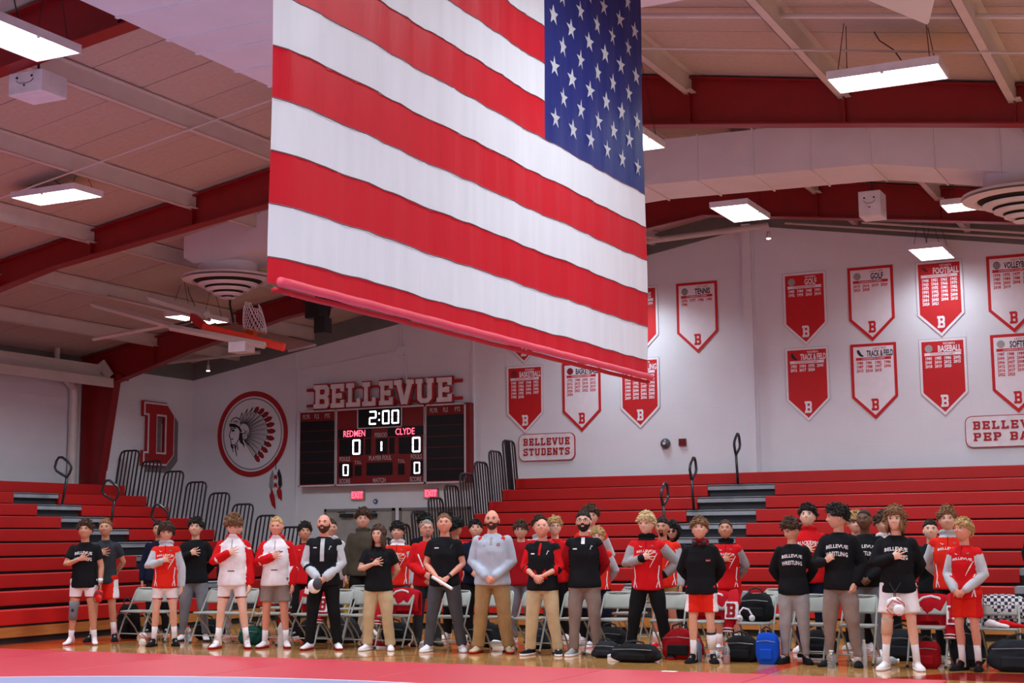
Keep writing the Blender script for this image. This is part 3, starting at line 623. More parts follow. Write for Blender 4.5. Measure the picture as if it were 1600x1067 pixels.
put_text(sb,'team_name','REDMEN',-17.555,F0-.01,3.735,.145,ledR,maxw=.56,off=.004); put_text(sb,'team_name','CLYDE',-16.265,F0-.01,3.735,.145,ledR,maxw=.48,off=.004)
for s,x,z,h in(('PERIOD',-16.87,3.7,.10),('FOULS',-17.8,3.2,.10),('T.O.L.',-17.45,3.13,.075),('PLAYER FOUL',-16.89,3.2,.10),('T.O.L.',-16.35,3.13,.075),('FOULS',-15.98,3.2,.10),('SCORE',-17.8,2.715,.10),('MATCH',-16.91,2.715,.10),('SCORE',-16.0,2.715,.10)): put_text(sb,'lettering',s,x,F0-.009,z,h,sbt,sx=.68,off=.02)
# school name in raised slab letters over it
root=empty('name_letters',(0,0,0),label='large white BELLEVUE slab letters with red backing above the scoreboard',cat='sign')
m=MB()
for a in((-18.89,-18.6,4.80,4.87),(-18.89,-18.6,4.45,4.51),(-15.2,-14.9,4.81,4.89),(-15.2,-14.9,4.44,4.51),(-18.7,-15.1,4.81,4.86),(-18.7,-15.1,4.44,4.5)): m.box((a[0],27.86,a[2]),(a[1],27.9,a[3]))
m.build('backing_rail',signred,root)
LX=[('B',-18.65,-18.25),('E',-18.2,-17.86),('L',-17.79,-17.44),('L',-17.37,-17.04),('E',-16.94,-16.6),('V',-16.54,-16.07),('U',-16.0,-15.58),('E',-15.49,-15.14)]
for ch,a,b in LX:
    for t,mt,y,nm,e in((.31,signred,27.86,'letter_back',.03),(.19,signwhite,27.82,'letter',0)):
        o_,W=slab(ch,t); m=MB(); k=(b-a)/W
        for i,p in enumerate(o_): m.prism([(a+u*k*1.0+((u/W)-.5)*2*e,4.40+v*.53+(v-.5)*2*e) for u,v in p][::-1],lambda u,v,w_,y=y:(u,y-w_,v),.03+.0008*i)
        m.build(nm,mt,root)
# exit signs, bell, strobe
exE=mat('exit_red',(1,.1,.1),.4,emit=((1,.05,.1),3.2))
for x,l in((-17.58,'lit red EXIT sign over the left double door'),(-15.72,'lit red EXIT sign over the right double door')):
    root=empty('exit_sign',(x,WB-.03,2.46),label=l,cat='exit sign')
    m=MB(); m.box((-.17,-.03,-.11),(.17,.03,.1)); bevel(m.build('case',mat('exit_case',srgb(170,150,140),.5),root),.008)
    m=MB(); m.box((-.15,-.034,-.09),(.15,-.031,.085)); m.build('lit_face',mat('exit_face',(1,.2,.25),.4,emit=((1,.05,.08),.45)),root)
    put_text(root,'lettering','EXIT',0,-.036,-.065,.13,exE,sx=.8,off=.03)
root=empty('fire_bell',(-10.35,WB,3.34),label='round grey alarm bell on the wall left of the pilaster',cat='bell')
m=MB(); m.lathe([(0,.10),(.05,.1),(.07,.085),(.1,.05),(.105,.02),(.1,.0)],(0,0,0),20,ax='y'); m.build('gong',mat('bell_grey',srgb(92,94,100),.35,metal=.4),root,True); m=MB(); m.lathe([(0,.115),(.03,.112),(.03,.1)],(0,0,0),12,ax='y'); m.build('nut',housing,root)
root=empty('fire_alarm_box',(-9.99,WB,3.35),label='small dark red alarm box beside the bell',cat='alarm box'); m=MB(); m.box((-.075,-.05,-.07),(.075,0,.075)); bevel(m.build('case',mat('alarm_red',srgb(110,14,20),.4),root),.008); m=MB(); m.box((-.06,-.053,-.015),(.06,-.05,-.005)); m.build('slot',dark,root)
root=empty('wall_clock_sensor',(-17.14,WB,2.31),label='tiny round blue-grey disc on the wall between the exit signs',cat='sensor'); m=MB(); m.lathe([(0,.03),(.05,.03),(.06,0)],(0,0,0),14,ax='y'); m.build('disc',mat('disc_blue',srgb(90,96,140),.5),root); m=MB(); m.lathe([(0,.04),(.02,.04),(.02,.03)],(0,0,0),10,ax='y'); m.build('dot',housing,root)
# doors
doorg=mat('door_grey',srgb(160,156,152),.55); framg=mat('door_frame_grey',srgb(120,116,114),.5)
for k,(x0,x1) in enumerate(((-18.45,-16.64),(-16.52,-14.76))):
    root=empty('door_%d'%(k+1),(0,0,0)); root['kind']='structure'
    m=MB(); m.box((x0,WB-.05,0),(x0+.06,WB+.01,2.16)); m.box((x1-.06,WB-.05,0),(x1,WB+.01,2.16)); m.box((x0,WB-.05,2.1),(x1,WB+.01,2.16)); m.build('door_frame',framg,root)
    xm=(x0+x1)/2
    for a,b,s in((x0+.06,xm-.004,1),(xm+.004,x1-.06,-1)):
        m=MB(); m.box((a,WB-.03,0.01),(b,WB-.005,2.1)); lf=m.build('door_leaf',doorg,root)
        c=MB(); cx=(a+b)/2+.12*s; c.box((cx-.16,WB-.11,1.97),(cx+.16,WB-.03,2.05)); c.tube([(cx,WB-.1,2.06),(cx-.2*s,WB-.14,2.08),(cx-.05*s,WB-.05,2.1)],.008,5); c.build('door_closer',dark,lf)
        c=MB(); c.box((a+.1,WB-.09,.95),(b-.1,WB-.05,1.02)); c.build('push_bar',mat('bar_metal',srgb(90,88,88),.3,metal=.8),lf)
m=MB(); m.box((-22.2,WB-.012,0),(-18.5,WB,.1)); m.box((-14.7,WB-.012,0),(WR,WB,.1)); o=m.build('baseboard_back',dark); o['kind']='structure'
# big D on the left wall
root=empty('letter_D',(WX,26.70,3.9),label='big red varsity letter D mounted on the left wall by the corner',cat='wall letter')
frL=lambda o_:(lambda u,v,w_:(o_+w_,u,v))
def Dpoly(e): return [(-.5-e,.68+e),(.26+e*.4,.68+e),(.5+e,.45+e*.4),(.5+e,-.45-e*.4),(.26+e*.4,-.68-e),(-.5-e,-.68-e),(-.5-e,-.42+e),(-.36-e*1,-.42+e),(-.36-e,.42-e),(-.5-e,.42-e)]
def Dstrokes(t,e):
    out=[]; 
    for a in((-.2,-.6,-.2,.6),):
        pass
    return out
def Dmesh(name,mt,x,g_,dd,oy=0,oz=0):
    m=MB(); EP=[0]
    # left stem, bars, right stem and bevels; g_ grows the outline
    for x0,y0,x1,y1 in ((-.36-g_,-.68-g_,-.10+g_,.68+g_),(-.5-g_,.44-g_,.26,.68+g_),(-.5-g_,-.68-g_,.26,-.44+g_),(.24-g_,-.45,.5+g_,.45)):
        EP[0]+=.0009; m.prism([(x0+oy,y0+oz),(x1+oy,y0+oz),(x1+oy,y1+oz),(x0+oy,y1+oz)],frL(x),dd+EP[0])
    for s in(1,-1):
        q=[(a+oy,b+oz) for a,b in((.24,s*(.44-g_)),(.26,s*(.68+g_)),(.5+g_,s*.45),(.3,s*.36))]; m.prism(q if s<0 else q[::-1],frL(x),dd+.004)
    return m.build(name,mt,root)
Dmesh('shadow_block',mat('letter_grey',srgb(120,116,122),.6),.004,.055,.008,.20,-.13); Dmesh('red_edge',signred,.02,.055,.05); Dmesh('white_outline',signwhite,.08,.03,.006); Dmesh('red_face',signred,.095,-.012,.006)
# chief crest painted on a wall disc
crest=empty('wall_crest',(-20.46,WB-.005,3.92),label='round wall crest with a feathered headdress profile inside a red ring',cat='wall crest')
def disc(r0,r1,y,name,mt,n=56):
    m=MB(); V=[];F=[]
    for i in range(n):
        t=2*math.pi*i/n
        for r in(r0,r1): V.append((r*math.cos(t),y,r*math.sin(t)))
    for i in range(n): a=2*i; b=2*((i+1)%n); F.append((a,b,b+1,a+1))
    m.add(V,F); return m.build(name,mt,crest)
m=MB(); m.lathe([(0,.012),(.99,.012),(.99,0)],(0,0,0),56,ax='y'); m.build('disc',wallx,crest)
disc(.87,.992,-.0135,'red_ring',signred); disc(.80,.835,-.0135,'grey_ring',mat('ring_grey',srgb(140,138,148),.6))
ink=mat('crest_ink',(.02,.02,.025),.7)
fk=MB(); tips=MB(); white_f=MB()
hc=(-.22,.12)
TP=[(-.30,.52),(-.14,.60),(.02,.63),(.18,.62),(.33,.57),(.46,.48),(.56,.36),(.63,.21),(.66,.04),(.63,-.14),(.55,-.30),(.45,-.44),(.34,-.57),(.22,-.66)]
for i,(ex,ez) in enumerate(TP):
    a=math.radians(112-i*14.5); sx_,sz_=-.26+.17*math.cos(a),.06+.19*math.sin(a)
    dx_,dz_=ex-sx_,ez-sz_; q=math.hypot(dx_,dz_); nx,nz=-dz_/q,dx_/q
    for off,wd in((-.042,.012),(-.012,.006),(.012,.008),(.042,.014)):
        P_=[(sx_+nx*off*.3,sz_+nz*off*.3),(sx_+dx_*.5+nx*off,sz_+dz_*.5+nz*off),(sx_+dx_*.72+nx*(off*1.1),sz_+dz_*.72+nz*off*1.1)]
        if i<4: P_[2]=(sx_+dx_*.98,sz_+dz_*.98)
        for p,p2 in zip(P_,P_[1:]):
            _p=[];_seg(_p,*p,*p2,wd); fk.prism(_p[0],FR(0,-.0135,0),.001)
    if i>=3:
        P_=[(sx_+dx_*f+nx*h_,sz_+dz_*f+nz*h_) for f,h_ in((.72,-.035),(.80,-.06),(.92,-.05),(1.0,-.0),(.93,.045),(.82,.065),(.72,.04))]
        tips.prism(P_,FR(0,-.014,0),.001)
        a1=[];_seg(a1,sx_+dx_*.69+nx*.045,sz_+dz_*.69+nz*.045,sx_+dx_*.73-nx*.045,sz_+dz_*.73-nz*.045,.035); fk.prism(a1[0],FR(0,-.0138,0),.001)
fk.build('feather_lines',ink,crest); tips.build('feather_tips',mat('crest_red',srgb(140,20,26),.6),crest)
pf=MB()
lines=[[(-.62,.2),(-.60,.12),(-.63,.06),(-.655,-.03),(-.62,-.05),(-.63,-.08),(-.61,-.1),(-.62,-.13),(-.595,-.15),(-.60,-.2),(-.54,-.25),(-.46,-.22),(-.38,-.12)],[(-.6,.14),(-.52,.16),(-.46,.14)],[(-.58,.08),(-.5,.09)],[(-.6,-.1),(-.53,-.1)],[(-.38,-.12),(-.34,.02),(-.36,.14)],[(-.62,.3),(-.55,.38),(-.45,.4),(-.36,.34)],[(-.62,.24),(-.5,.22),(-.38,.16)],[(-.5,-.25),(-.45,-.4),(-.43,-.5)],[(-.42,-.22),(-.4,-.36)],[(-.3,-.16),(-.22,-.3)],[(-.26,-.1),(-.1,-.26)],[(-.57,-.26),(-.53,-.4)]]
for l in lines:
    for p,p2 in zip(l,l[1:]): _p=[];_seg(_p,*p,*p2,.022); pf.prism(_p[0],FR(0,-.0135,0),.0012)
for P_ in([(-.66,.2),(-.65,.27),(-.5,.25),(-.36,.18),(-.28,.06),(-.34,.06),(-.42,.16),(-.55,.18)],[(-.6,.11),(-.53,.13),(-.5,.1),(-.55,.085)],[(-.36,.05),(-.28,.03),(-.26,-.16),(-.2,-.26),(-.33,-.2),(-.38,-.1)],[(-.6,-.19),(-.52,-.3),(-.56,-.34),(-.61,-.26)],[(-.5,-.26),(-.44,-.24),(-.46,-.44)]):
    pf.prism(P_,FR(0,-.0137,0),.001)
for i in range(22):
    a=random.uniform(0,6.28); r=random.uniform(.02,.16); cx_,cz_=-.42+r*math.cos(a)*1.2,.3+r*math.sin(a)*.6
    _p=[];_seg(_p,cx_,cz_,cx_+random.uniform(-.05,.05),cz_+random.uniform(-.04,.04),.012); pf.prism(_p[0],FR(0,-.0135,0),.0012)
for i in range(26):
    a=random.uniform(0,6.28); r=random.uniform(.02,.1); cx_,cz_=-.19+r*math.cos(a),.02+r*math.sin(a)*1.3
    _p=[];_seg(_p,cx_,cz_,cx_+random.uniform(-.05,.05),cz_+random.uniform(-.04,.04),.012); pf.prism(_p[0],FR(0,-.0135,0),.0012)
pf.build('profile_drawing',ink,crest)
hf=empty('hanging_feathers',(-19.78,WB-.02,3.1),label='red, grey and black feather bunch hanging below the round crest',cat='feathers')
for i,(x0,x1,z0,z1,mt) in enumerate(((-.1,-.14,-.02,-.5,'ring_grey'),(.08,.12,-.0,-.46,'crest_ink'),(.0,.0,-.02,-.62,'sign_white'),(-.1,-.05,-.45,-.92,'sign_red'),(.1,.12,-.4,-.72,'sign_red'))):
    m=MB(); w_=.07; P_=[(x0,z0),(x0-w_,z0-(z0-z1)*.35),(x1-w_*.7,z0-(z0-z1)*.8),(x1+(.05 if i>2 else 0),z1),(x1+w_*.7,z0-(z0-z1)*.8),(x0+w_,z0-(z0-z1)*.35)]
    m.prism(P_,FR(0,-.004*i,0),.003); m.build('feather',_mc[mt],hf)
m=MB(); 
for z in(-.2,-.38): m.prism([(-.045,z-.06),(0,z-.02),(.045,z-.06),(.045,z+.03),(0,z+.07),(-.045,z+.03)],FR(0,-.018,0),.003)
m.build('feather_marking',signred,hf); m=MB(); m.tube([(-.02,-.01,.26),(0,-.01,-.02)],.008,5); m.build('cord',ink,hf)
# ================================================================== BLEACHERS
bred2=mat('bleacher_red',srgb(186,22,22),.38,var=.05,vscale=2,spec=.5,bump=.08,bscale=30); deckg=mat('bleacher_deck',srgb(48,50,56),.6); stepg=mat('step_grey',srgb(150,150,158),.5,var=.15,vscale=5); woodb=mat('skirt_wood',srgb(176,116,58),.4,var=.15,vscale=3,stretch=(1,1,8))
def bleacher(label,fr,segs,steps,L0,L1,name='bleacher'):
    """fr(a,d,z): a along the rows, d out from the wall row, z up. rows k=0 back .. 9 front"""
    root=empty(name,(0,0,0),label=label,cat='bleachers')
    def bx(a0,a1,d0,d1,z0,z1,nm,mt,bv=0,par=root):
        m=MB(); P=[fr(a,d,z) for z in(z0,z1) for a,d in((a0,d0),(a1,d0),(a1,d1),(a0,d1))]
        m.add(P,[(0,3,2,1),(4,5,6,7),(0,1,5,4),(1,2,6,5),(2,3,7,6),(3,0,4,7)]); 
        me=m.build(nm,mt,par); bm_fix(me)
        if bv: bevel(me,bv,2)
        return me
    for k in range(10):
        z=2.69-.2435*k; d=.61*k
        for a0,a1 in segs[k]:
            b=bx(a0,a1,d-.27,d,z-.215,z,'seat_board',bred2,.012)
            bx(a0,a1,d-.05,d-.04,z-.245,z-.214,'gap_shade',dark,0,b)  # dark strip standing in for the shade in the gap under the board
        if k: bx(L0,L1,d-.30,d-.61,z-.30,z-.27,'deck_board',deckg)
        bx(L0,L1,d-.1,d-.09,z-.60,z-.245,'riser',dark)
        for a0,a1 in steps:
            if 1<=k<=9:
                s=bx(a0,a1,d-.36,d-.02,z-.10,z-.0,'step_tread',stepg,.006)
                bx(a0,a1,d-.021,d-.012,z-.022,z-.008,'nosing',dark,0,s)
                bx(a0+.02,a1-.02,d-.1,d-.08,z-.24,z-.11,'step_face',deckg)
    bx(L0,L1,.61*9-.06,.61*9-.03,.10,.25,'front_skirt',woodb)
    bx(L0,L1,.61*9-.25,.61*9-.2,.0,.25,'skirt_shade',dark)  # dark sheet standing in for the shade in the gap below the skirt
    return root,bx
import bmesh
def bm_fix(o):
    b=bmesh.new(); b.from_mesh(o.data); bmesh.ops.recalc_face_normals(b,faces=b.faces); b.to_mesh(o.data); b.free()
AW=(-9.06,-7.76); AR=(-3.05,-1.75)
segR=[[(-13.37,WR-.2)]]+[[(-13.37,AW[0]),(AW[1],AR[0]),(AR[1],WR-.2)] for k in range(1,10)]
for k in(1,2,3,4): segR[k]=[(-13.37,AW[0]),(AW[1],WR-.2)] if k<5 else segR[k]
rt,bxR=bleacher('long red bench bleachers below the banners',lambda a,d,z:(a,27.3-d,z),segR,[AW],-13.36,WR-.2)
for k in range(5,10):
    z=2.69-.2435*k; d=.61*k; bxR(AR[0],AR[1],d-.36,d-.02,z-.1,z,'step_tread',stepg); 
segL=[[(WF+1,25.35)]]+[[(WF+1,21.48),(22.72,25.35)] for k in range(1,6)]+[[(WF+1,21.3-.55*(k-6)),(22.72,25.35)] for k in range(6,10)]
segL=[[(WF+1,25.35)]]+[[(WF+1,21.48),(22.70,25.35)] for k in range(1,10)]
lt,bxL=bleacher('red bench bleachers along the left wall',lambda a,d,z:(-21.9+d,a,z),segL,[(21.48,22.70)],WF+1,25.34)
# side rails: stepped black guard panels
blackst=mat('rail_black',(.012,.013,.018),.3,spec=.5)
def guard(label,fr,k,w_,lean,bot=None,extra=False):
    root=empty('guard_rail',(0,0,0),label=label,cat='guard rail')
    d0=.61*k-.0; z1=3.45-.2435*k; zb=z1-1.15
    m=MB(); d1=d0+w_; r=.1
    P=[(d0,zb),(d0,z1-r),(d0+r*.3,z1-r*.3),(d0+r,z1),(d1-r,z1),(d1-r*.3,z1-r*.3),(d1,z1-r),(d1,zb-.24)]
    ln_=lambda a,z:fr(a-(z1-z)*.17,z)
    m.tube([ln_(a,z) for a,z in P],.021,8); m.build('hoop_frame',blackst,root,'auto')
    for i in range(1,5):
        a=d0+(d1-d0)*i/5; m=MB(); m.tube([ln_(a,z1),ln_(a,zb-.1)],.0175,6); m.build('bar',blackst,root)
    if extra:
        m=MB(); m.tube([ln_(d0+w_*.55,z1),ln_(d0+w_*.55,zb)],[(.05,.02)]*2,8); m.build('bar_cover',blackst,root)
    return root
names=['top','second','third','fourth','fifth','sixth','seventh','eighth','ninth']
for k in range(9):
    guard('black guard rail panel at the open end of the right bleachers, %s from the top'%names[k],lambda a,z:(-13.385,27.28-a,z),k,.54,0,extra=(k==0))
    guard('black guard rail panel at the far end of the left bleachers, %s from the top'%names[k],lambda a,z:(-22.05+a,25.365,z),k,.52,0,extra=False)
# aisle hand rails: bent black loops
def loop_rail(label,base,out,up):
    root=empty('aisle_rail',(0,0,0),label=label,cat='hand rail'); b=Vector(base); o_=Vector(out)
    m=MB(); P=[b,b+Vector((0,0,.5)),b+Vector((0,0,.62))+o_*.03,b+Vector((0,0,.92))+o_*.12,b+Vector((0,0,.98))+o_*.06,b+Vector((0,0,1.0))-o_*.2,b+Vector((0,0,.93))-o_*.26,b+Vector((0,0,.72))-o_*.22,b+Vector((0,0,.64))-o_*.1,b+Vector((0,0,.56))]
    m.tube([b-o_*.08,b+Vector((0,0,.56))],.026,8); m.build('post',blackst,root,True)
    pts=[(0,.54),(.05,.62),(.09,.72),(.07,.79),(0,.86),(-.11,.94),(-.18,.94),(-.23,.87),(-.26,.74),(-.22,.67),(-.1,.60)]
    m=MB(); m.tube([b+o_*a+Vector((0,0,z)) for a,z in pts],.026,8,closed=True); m.build('loop',blackst,root,True)
for lab,k,X in (('upper black loop hand rail in the right bleacher aisle',1,-8.45),('middle black loop hand rail in the right bleacher aisle',3,-8.9),('lower black loop hand rail in the right bleacher aisle',5,-9.0)):
    loop_rail(lab,(X,27.3-.61*k-.1,2.69-.2435*k),(0,-1,0),0)
for lab,k,Yy in (('upper black loop hand rail in the left bleacher aisle',2,22.35),('middle black loop hand rail in the left bleacher aisle',4,22.35),('lower black loop hand rail in the left bleacher aisle',6,22.35)):
    loop_rail(lab,(-21.9+.61*k-.1,Yy,2.69-.2435*k-.0),(.95,.3,0),0)
# ================================================================== FLAG
fx=-4.6; kf=fx/-5.0
fy0,fy1=7.05*kf,13.09*kf; zb=1.5+(3.15-1.5)*kf+.0; sw=.322*kf
flag=empty('flag',(fx,(fy0+fy1)/2,zb),label='huge american flag hanging from the roof across the middle of the hall',cat='flag')
def flagmat(n,c):
    m=mat(n,c,.5,var=.04,vscale=3,bump=.12,bscale=18,spec=.4,stretch=(1,3,.4)); return m
fR=flagmat('flag_red',srgb(198,20,38)); fW=flagmat('flag_white',srgb(222,220,226)); fB=flagmat('flag_blue',srgb(30,40,110))
for m_ in(fR,fW,fB):
    nt=m_.node_tree; b=nt.nodes['Principled BSDF']; out=nt.nodes['Material Output']; tr=nt.nodes.new('ShaderNodeBsdfTranslucent'); mx=nt.nodes.new('ShaderNodeMixShader'); mx.inputs[0].default_value=.35
    src=b.inputs['Base Color'].links[0].from_socket; nt.links.new(src,tr.inputs[0]); nt.links.new(b.outputs[0],mx.inputs[1]); nt.links.new(tr.outputs[0],mx.inputs[2]); nt.links.new(mx.outputs[0],out.inputs[0])
yc=(fy0+fy1)/2
def fp(y,z,e=0):
    # cloth surface: gentle vertical folds
    t=(y-fy0)/(fy1-fy0); s=(z-zb)/(13*sw)
    w_=.004*math.sin(y*7+z*1.3)+.004*math.sin(y*19-z*2.2+1)+.0025*math.sin(y*43+z*3)+.0015*math.sin(y*71-z*5)
    dz=.004*math.sin(y*4.1+z*.7)+.003*math.sin(y*13)
    if t<.02: w_-=.05*(1-t/.02)
    return (w_+e,y-yc,z+dz-zb)
def sheet(y0,y1,z0,z1,mt,nm,e=0):
    ny=max(2,int((y1-y0)/.05)); nz=max(2,int((z1-z0)/.09)); m=MB()
    V=[fp(y0+(y1-y0)*i/ny,z0+(z1-z0)*j/nz,e) for j in range(nz+1) for i in range(ny+1)]
    m.add(V,[(j*(ny+1)+i,j*(ny+1)+i+1,(j+1)*(ny+1)+i+1,(j+1)*(ny+1)+i) for j in range(nz) for i in range(ny)])
    return m.build(nm,mt,flag,True)
cy0=10.82*kf
for k in range(13):
    z0=zb+sw*(k-1)+ (0 if k else sw*.52); z1=zb+sw*k
    top7=k>=6
    sheet(fy0,cy0 if top7 else fy1,z0,z1,fW if k%2 else fR,'stripe')
sheet(cy0,fy1,zb+sw*5,zb+sw*12,fB,'canton')
for k in range(12):
    z=zb+sw*k; m=MB(); y1=cy0 if k>=6 else fy1; n=60
    m.tube([fp(fy0+(y1-fy0)*i/n,z,.004) for i in range(n+1)],.004,4); m.build('seam',mat('seam_thread',srgb(120,90,100),.8),flag)
H_=sw*7; W_=fy1-cy0
def star(y,z):
    m=MB(); P=[]
    for i in range(10):
        r=.088 if i%2==0 else .034; a=math.pi/2+i*math.pi/5; P.append((y+r*math.cos(a),z+r*math.sin(a)))
    V=[fp(a,b,.006) for a,b in P]+[fp(y,z,.007)]
    m.add(V,[(i,(i+1)%10,10) for i in range(10)]); m.build('star',fW,flag)
for r in range(1,10):
    for c in range(1,12):
        if (r+c)%2==0:
            star(cy0+W_*c/12,zb+sw*5+H_*r/10)
zb0=zb-sw*.42
m=MB(); n=50
m.tube([(.025+.002*math.sin(i*.9),fy0+(fy1-fy0)*i/n-yc,zb0-.022-zb+.0015*math.sin(i*1.7)) for i in range(n+1)],[(.028,.026)]*(n+1),10,ref=(0,0,1)); m.build('pole_pocket',flagmat('pocket_red_lit',srgb(222,70,92)),flag,True)  # pinker than the stripes: light on the pocket fabric is in the colour
m=MB(); m.tube([(-.01,fy0+(fy1-fy0)*i/n-yc,zb0-.062-zb+.0015*math.sin(i*1.3)) for i in range(n+1)],[(.016,.026)]*(n+1),8,ref=(0,0,1)); m.build('hem_fold',fR,flag,True)
m=MB(); m.tube([(0,fy0-.1-yc,zb+sw*12+.03-zb),(0,fy1+.1-yc,zb+sw*12+.03-zb)],.03,8); m.build('header_pole',whsteel,flag)
for y in(fy0,yc,fy1): m=MB(); m.tube([(0,y-yc,sw*12+.05),(0,y-yc,deck(fx)-zb)],.006,5); m.build('rope',wire,flag)
# ================================================================== PEOPLE
def V3(*a): return np.array(a,float)
def remesh_batch(jobs):
    """jobs: list of (MB, voxel, smooth_iters) -> list of (verts Nx3, faces list)"""
    obs=[]
    for mb,vx,it in jobs:
        me=bpy.data.meshes.new('tmp'); me.from_pydata(mb.v,[],mb.f); o=bpy.data.objects.new('tmp',me); C.objects.link(o)
        r=o.modifiers.new('r','REMESH'); r.mode='VOXEL'; r.voxel_size=vx; r.adaptivity=0
        if it: s=o.modifiers.new('s','SMOOTH'); s.factor=.5; s.iterations=it
        obs.append(o)
    dg=bpy.context.evaluated_depsgraph_get(); dg.update(); out=[]
    for o in obs:
        me=o.evaluated_get(dg).to_mesh()
        v=np.empty(len(me.vertices)*3); me.vertices.foreach_get('co',v); v=v.reshape(-1,3)
        n=len(me.polygons); q=np.empty(len(me.loops),int); me.loops.foreach_get('vertex_index',q)
        ls=np.empty(n,int); me.polygons.foreach_get('loop_start',ls); lt_=np.empty(n,int); me.polygons.foreach_get('loop_total',lt_)
        out.append((v,q,ls,lt_)); o.evaluated_get(dg).to_mesh_clear()
    for o in obs: me=o.data; bpy.data.objects.remove(o); bpy.data.meshes.remove(me)
    return out
def np_mesh(name,parts,mats,parent):
    """parts: list of (verts, loops, starts, totals, matidx array)"""
    V=[];Q=[];S=[];T=[];M=[];ov=0;ol=0
    for v,q,ls,lt_,mi in parts:
        V.append(v); Q.append(q+ov); S.append(ls+ol); T.append(lt_); M.append(np.broadcast_to(mi,(len(ls),)))
        ov+=len(v); ol+=len(q)
    V=np.concatenate(V); Q=np.concatenate(Q); S=np.concatenate(S); T=np.concatenate(T); M=np.concatenate(M)
    me=bpy.data.meshes.new(name); me.vertices.add(len(V)); me.loops.add(len(Q)); me.polygons.add(len(S))
    me.vertices.foreach_set('co',V.ravel()); me.loops.foreach_set('vertex_index',Q); me.polygons.foreach_set('loop_start',S)
    try: me.polygons.foreach_set('loop_total',T)
    except Exception: pass
    for m in mats: me.materials.append(m)
    me.polygons.foreach_set('material_index',M.astype(int)); me.polygons.foreach_set('use_smooth',np.ones(len(S),bool)); me.update(calc_edges=True); me.validate()
    o=bpy.data.objects.new(name,me); C.objects.link(o)
    if parent: o.parent=parent
    return o
def mb_np(mb,mi=None):
    v=np.array(mb.v,float).reshape(-1,3); q=np.array([i for f in mb.f for i in f]); lt_=np.array([len(f) for f in mb.f]); ls=np.concatenate([[0],np.cumsum(lt_)[:-1]])
    return (v,q,ls,lt_,np.array(mb.m) if mi is None else mi)
def centers(v,q,ls,lt_): 
    return np.add.reduceat(v[q],ls,axis=0)/lt_[:,None]
def normals(v,q,ls,lt_):
    a=v[q[ls]]; b=v[q[ls+1]]; c=v[q[ls+2]]; n=np.cross(b-a,c-a); n/=np.linalg.norm(n,axis=1)[:,None]+1e-9
    vn=np.zeros_like(v)
    for k in range(3): np.add.at(vn,q[ls+k],n)
    return vn/(np.linalg.norm(vn,axis=1)[:,None]+1e-9)
def wrinkle(v,n,amp,seed,f0=14):
    r=np.random.RandomState(seed); h=np.zeros(len(v))
    w_=v+.03*np.sin(v[:,[1,2,0]]*11+r.rand(3)*6)
    for i in range(7):
        d=r.randn(3); d[2]*=1.3; d/=np.linalg.norm(d); h+=np.sin(w_@d*(f0*(1+.45*i))+r.rand()*6.28)/(1+.35*i)
    return v+n*(h*amp/2.2)[:,None]
def segdist(p,a,b):
    ab=b-a; t=np.clip(((p-a)@ab)/(ab@ab),0,1); return np.linalg.norm(p-(a+t[:,None]*ab),axis=1),t
# ---- hand templates (right hand; thumb +Y, back of hand +Z, fingers +X)
def hand_mb(curl,spread,thumb=0.):
    m=MB(); m.tube([(-.03,0,0),(0,0,0),(.03,.002,.001),(.065,.002,.0),(.088,.0,-.002)],[(.017,.024),(.017,.026),(.015,.036),(.014,.041),(.011,.039)],12,ref=(0,0,1),round_=True)
    for i,(y,L,r) in enumerate(((.030,.072,.0092),(.010,.080,.0095),(-.011,.074,.009),(-.031,.058,.008))):
        a=spread*(1.4-i)*.35; p=Vector((.082,y,0)); d=Vector((math.cos(a),math.sin(a),0)); pts=[p-d*.02]; b=0; pts.append(p.copy())
        for k,s in enumerate((.45,.32,.26)):
            b+=curl*(.75,1.0,.7)[k]; p=p+(d*math.cos(b)+Vector((0,0,-math.sin(b))))*L*s; pts.append(p.copy())
        m.tube(pts,[r*1.05,r*1.05,r,r*.95,r*.78],8,ref=(0,0,1),round_=True)
    a=.8-thumb; p=Vector((.018,.022,-.004)); pts=[p]
    for k,(s,da) in enumerate(((.034,.0),(.032,-.25),(.024,-.25))):
        a+=da; p=p+Vector((math.cos(a),math.sin(a),-.18-.3*curl))*s; pts.append(p.copy())
    m.tube(pts,[.015,.0125,.0105,.0085],8,ref=(0,0,1),round_=True)
    return m
HK={'flat':(.10,1.0,.1),'relax':(.42,.4,.4),'grip':(.95,.15,.5),'half':(.6,.35,.3)}
_h=remesh_batch([(hand_mb(*p),.0048,2) for p in HK.values()]); HANDS=dict(zip(HK,_h))
def place_hand(kind,wrist,X,Z,left,s):
    v,q,ls,lt_=HANDS[kind]; X=V3(*X); X/=np.linalg.norm(X); Z=V3(*Z); Z=Z-X*(Z@X); Z/=np.linalg.norm(Z); Y=np.cross(Z,X)
    vv=v.copy(); qq=q
    if left: vv=vv*[1,-1,1]; qq=np.concatenate([q[a:a+b][::-1] for a,b in zip(ls,lt_)])
    P=V3(*wrist)+(vv@np.stack([X,Y,Z]))*s
    return (P,qq,ls,lt_,np.zeros(len(ls),int))
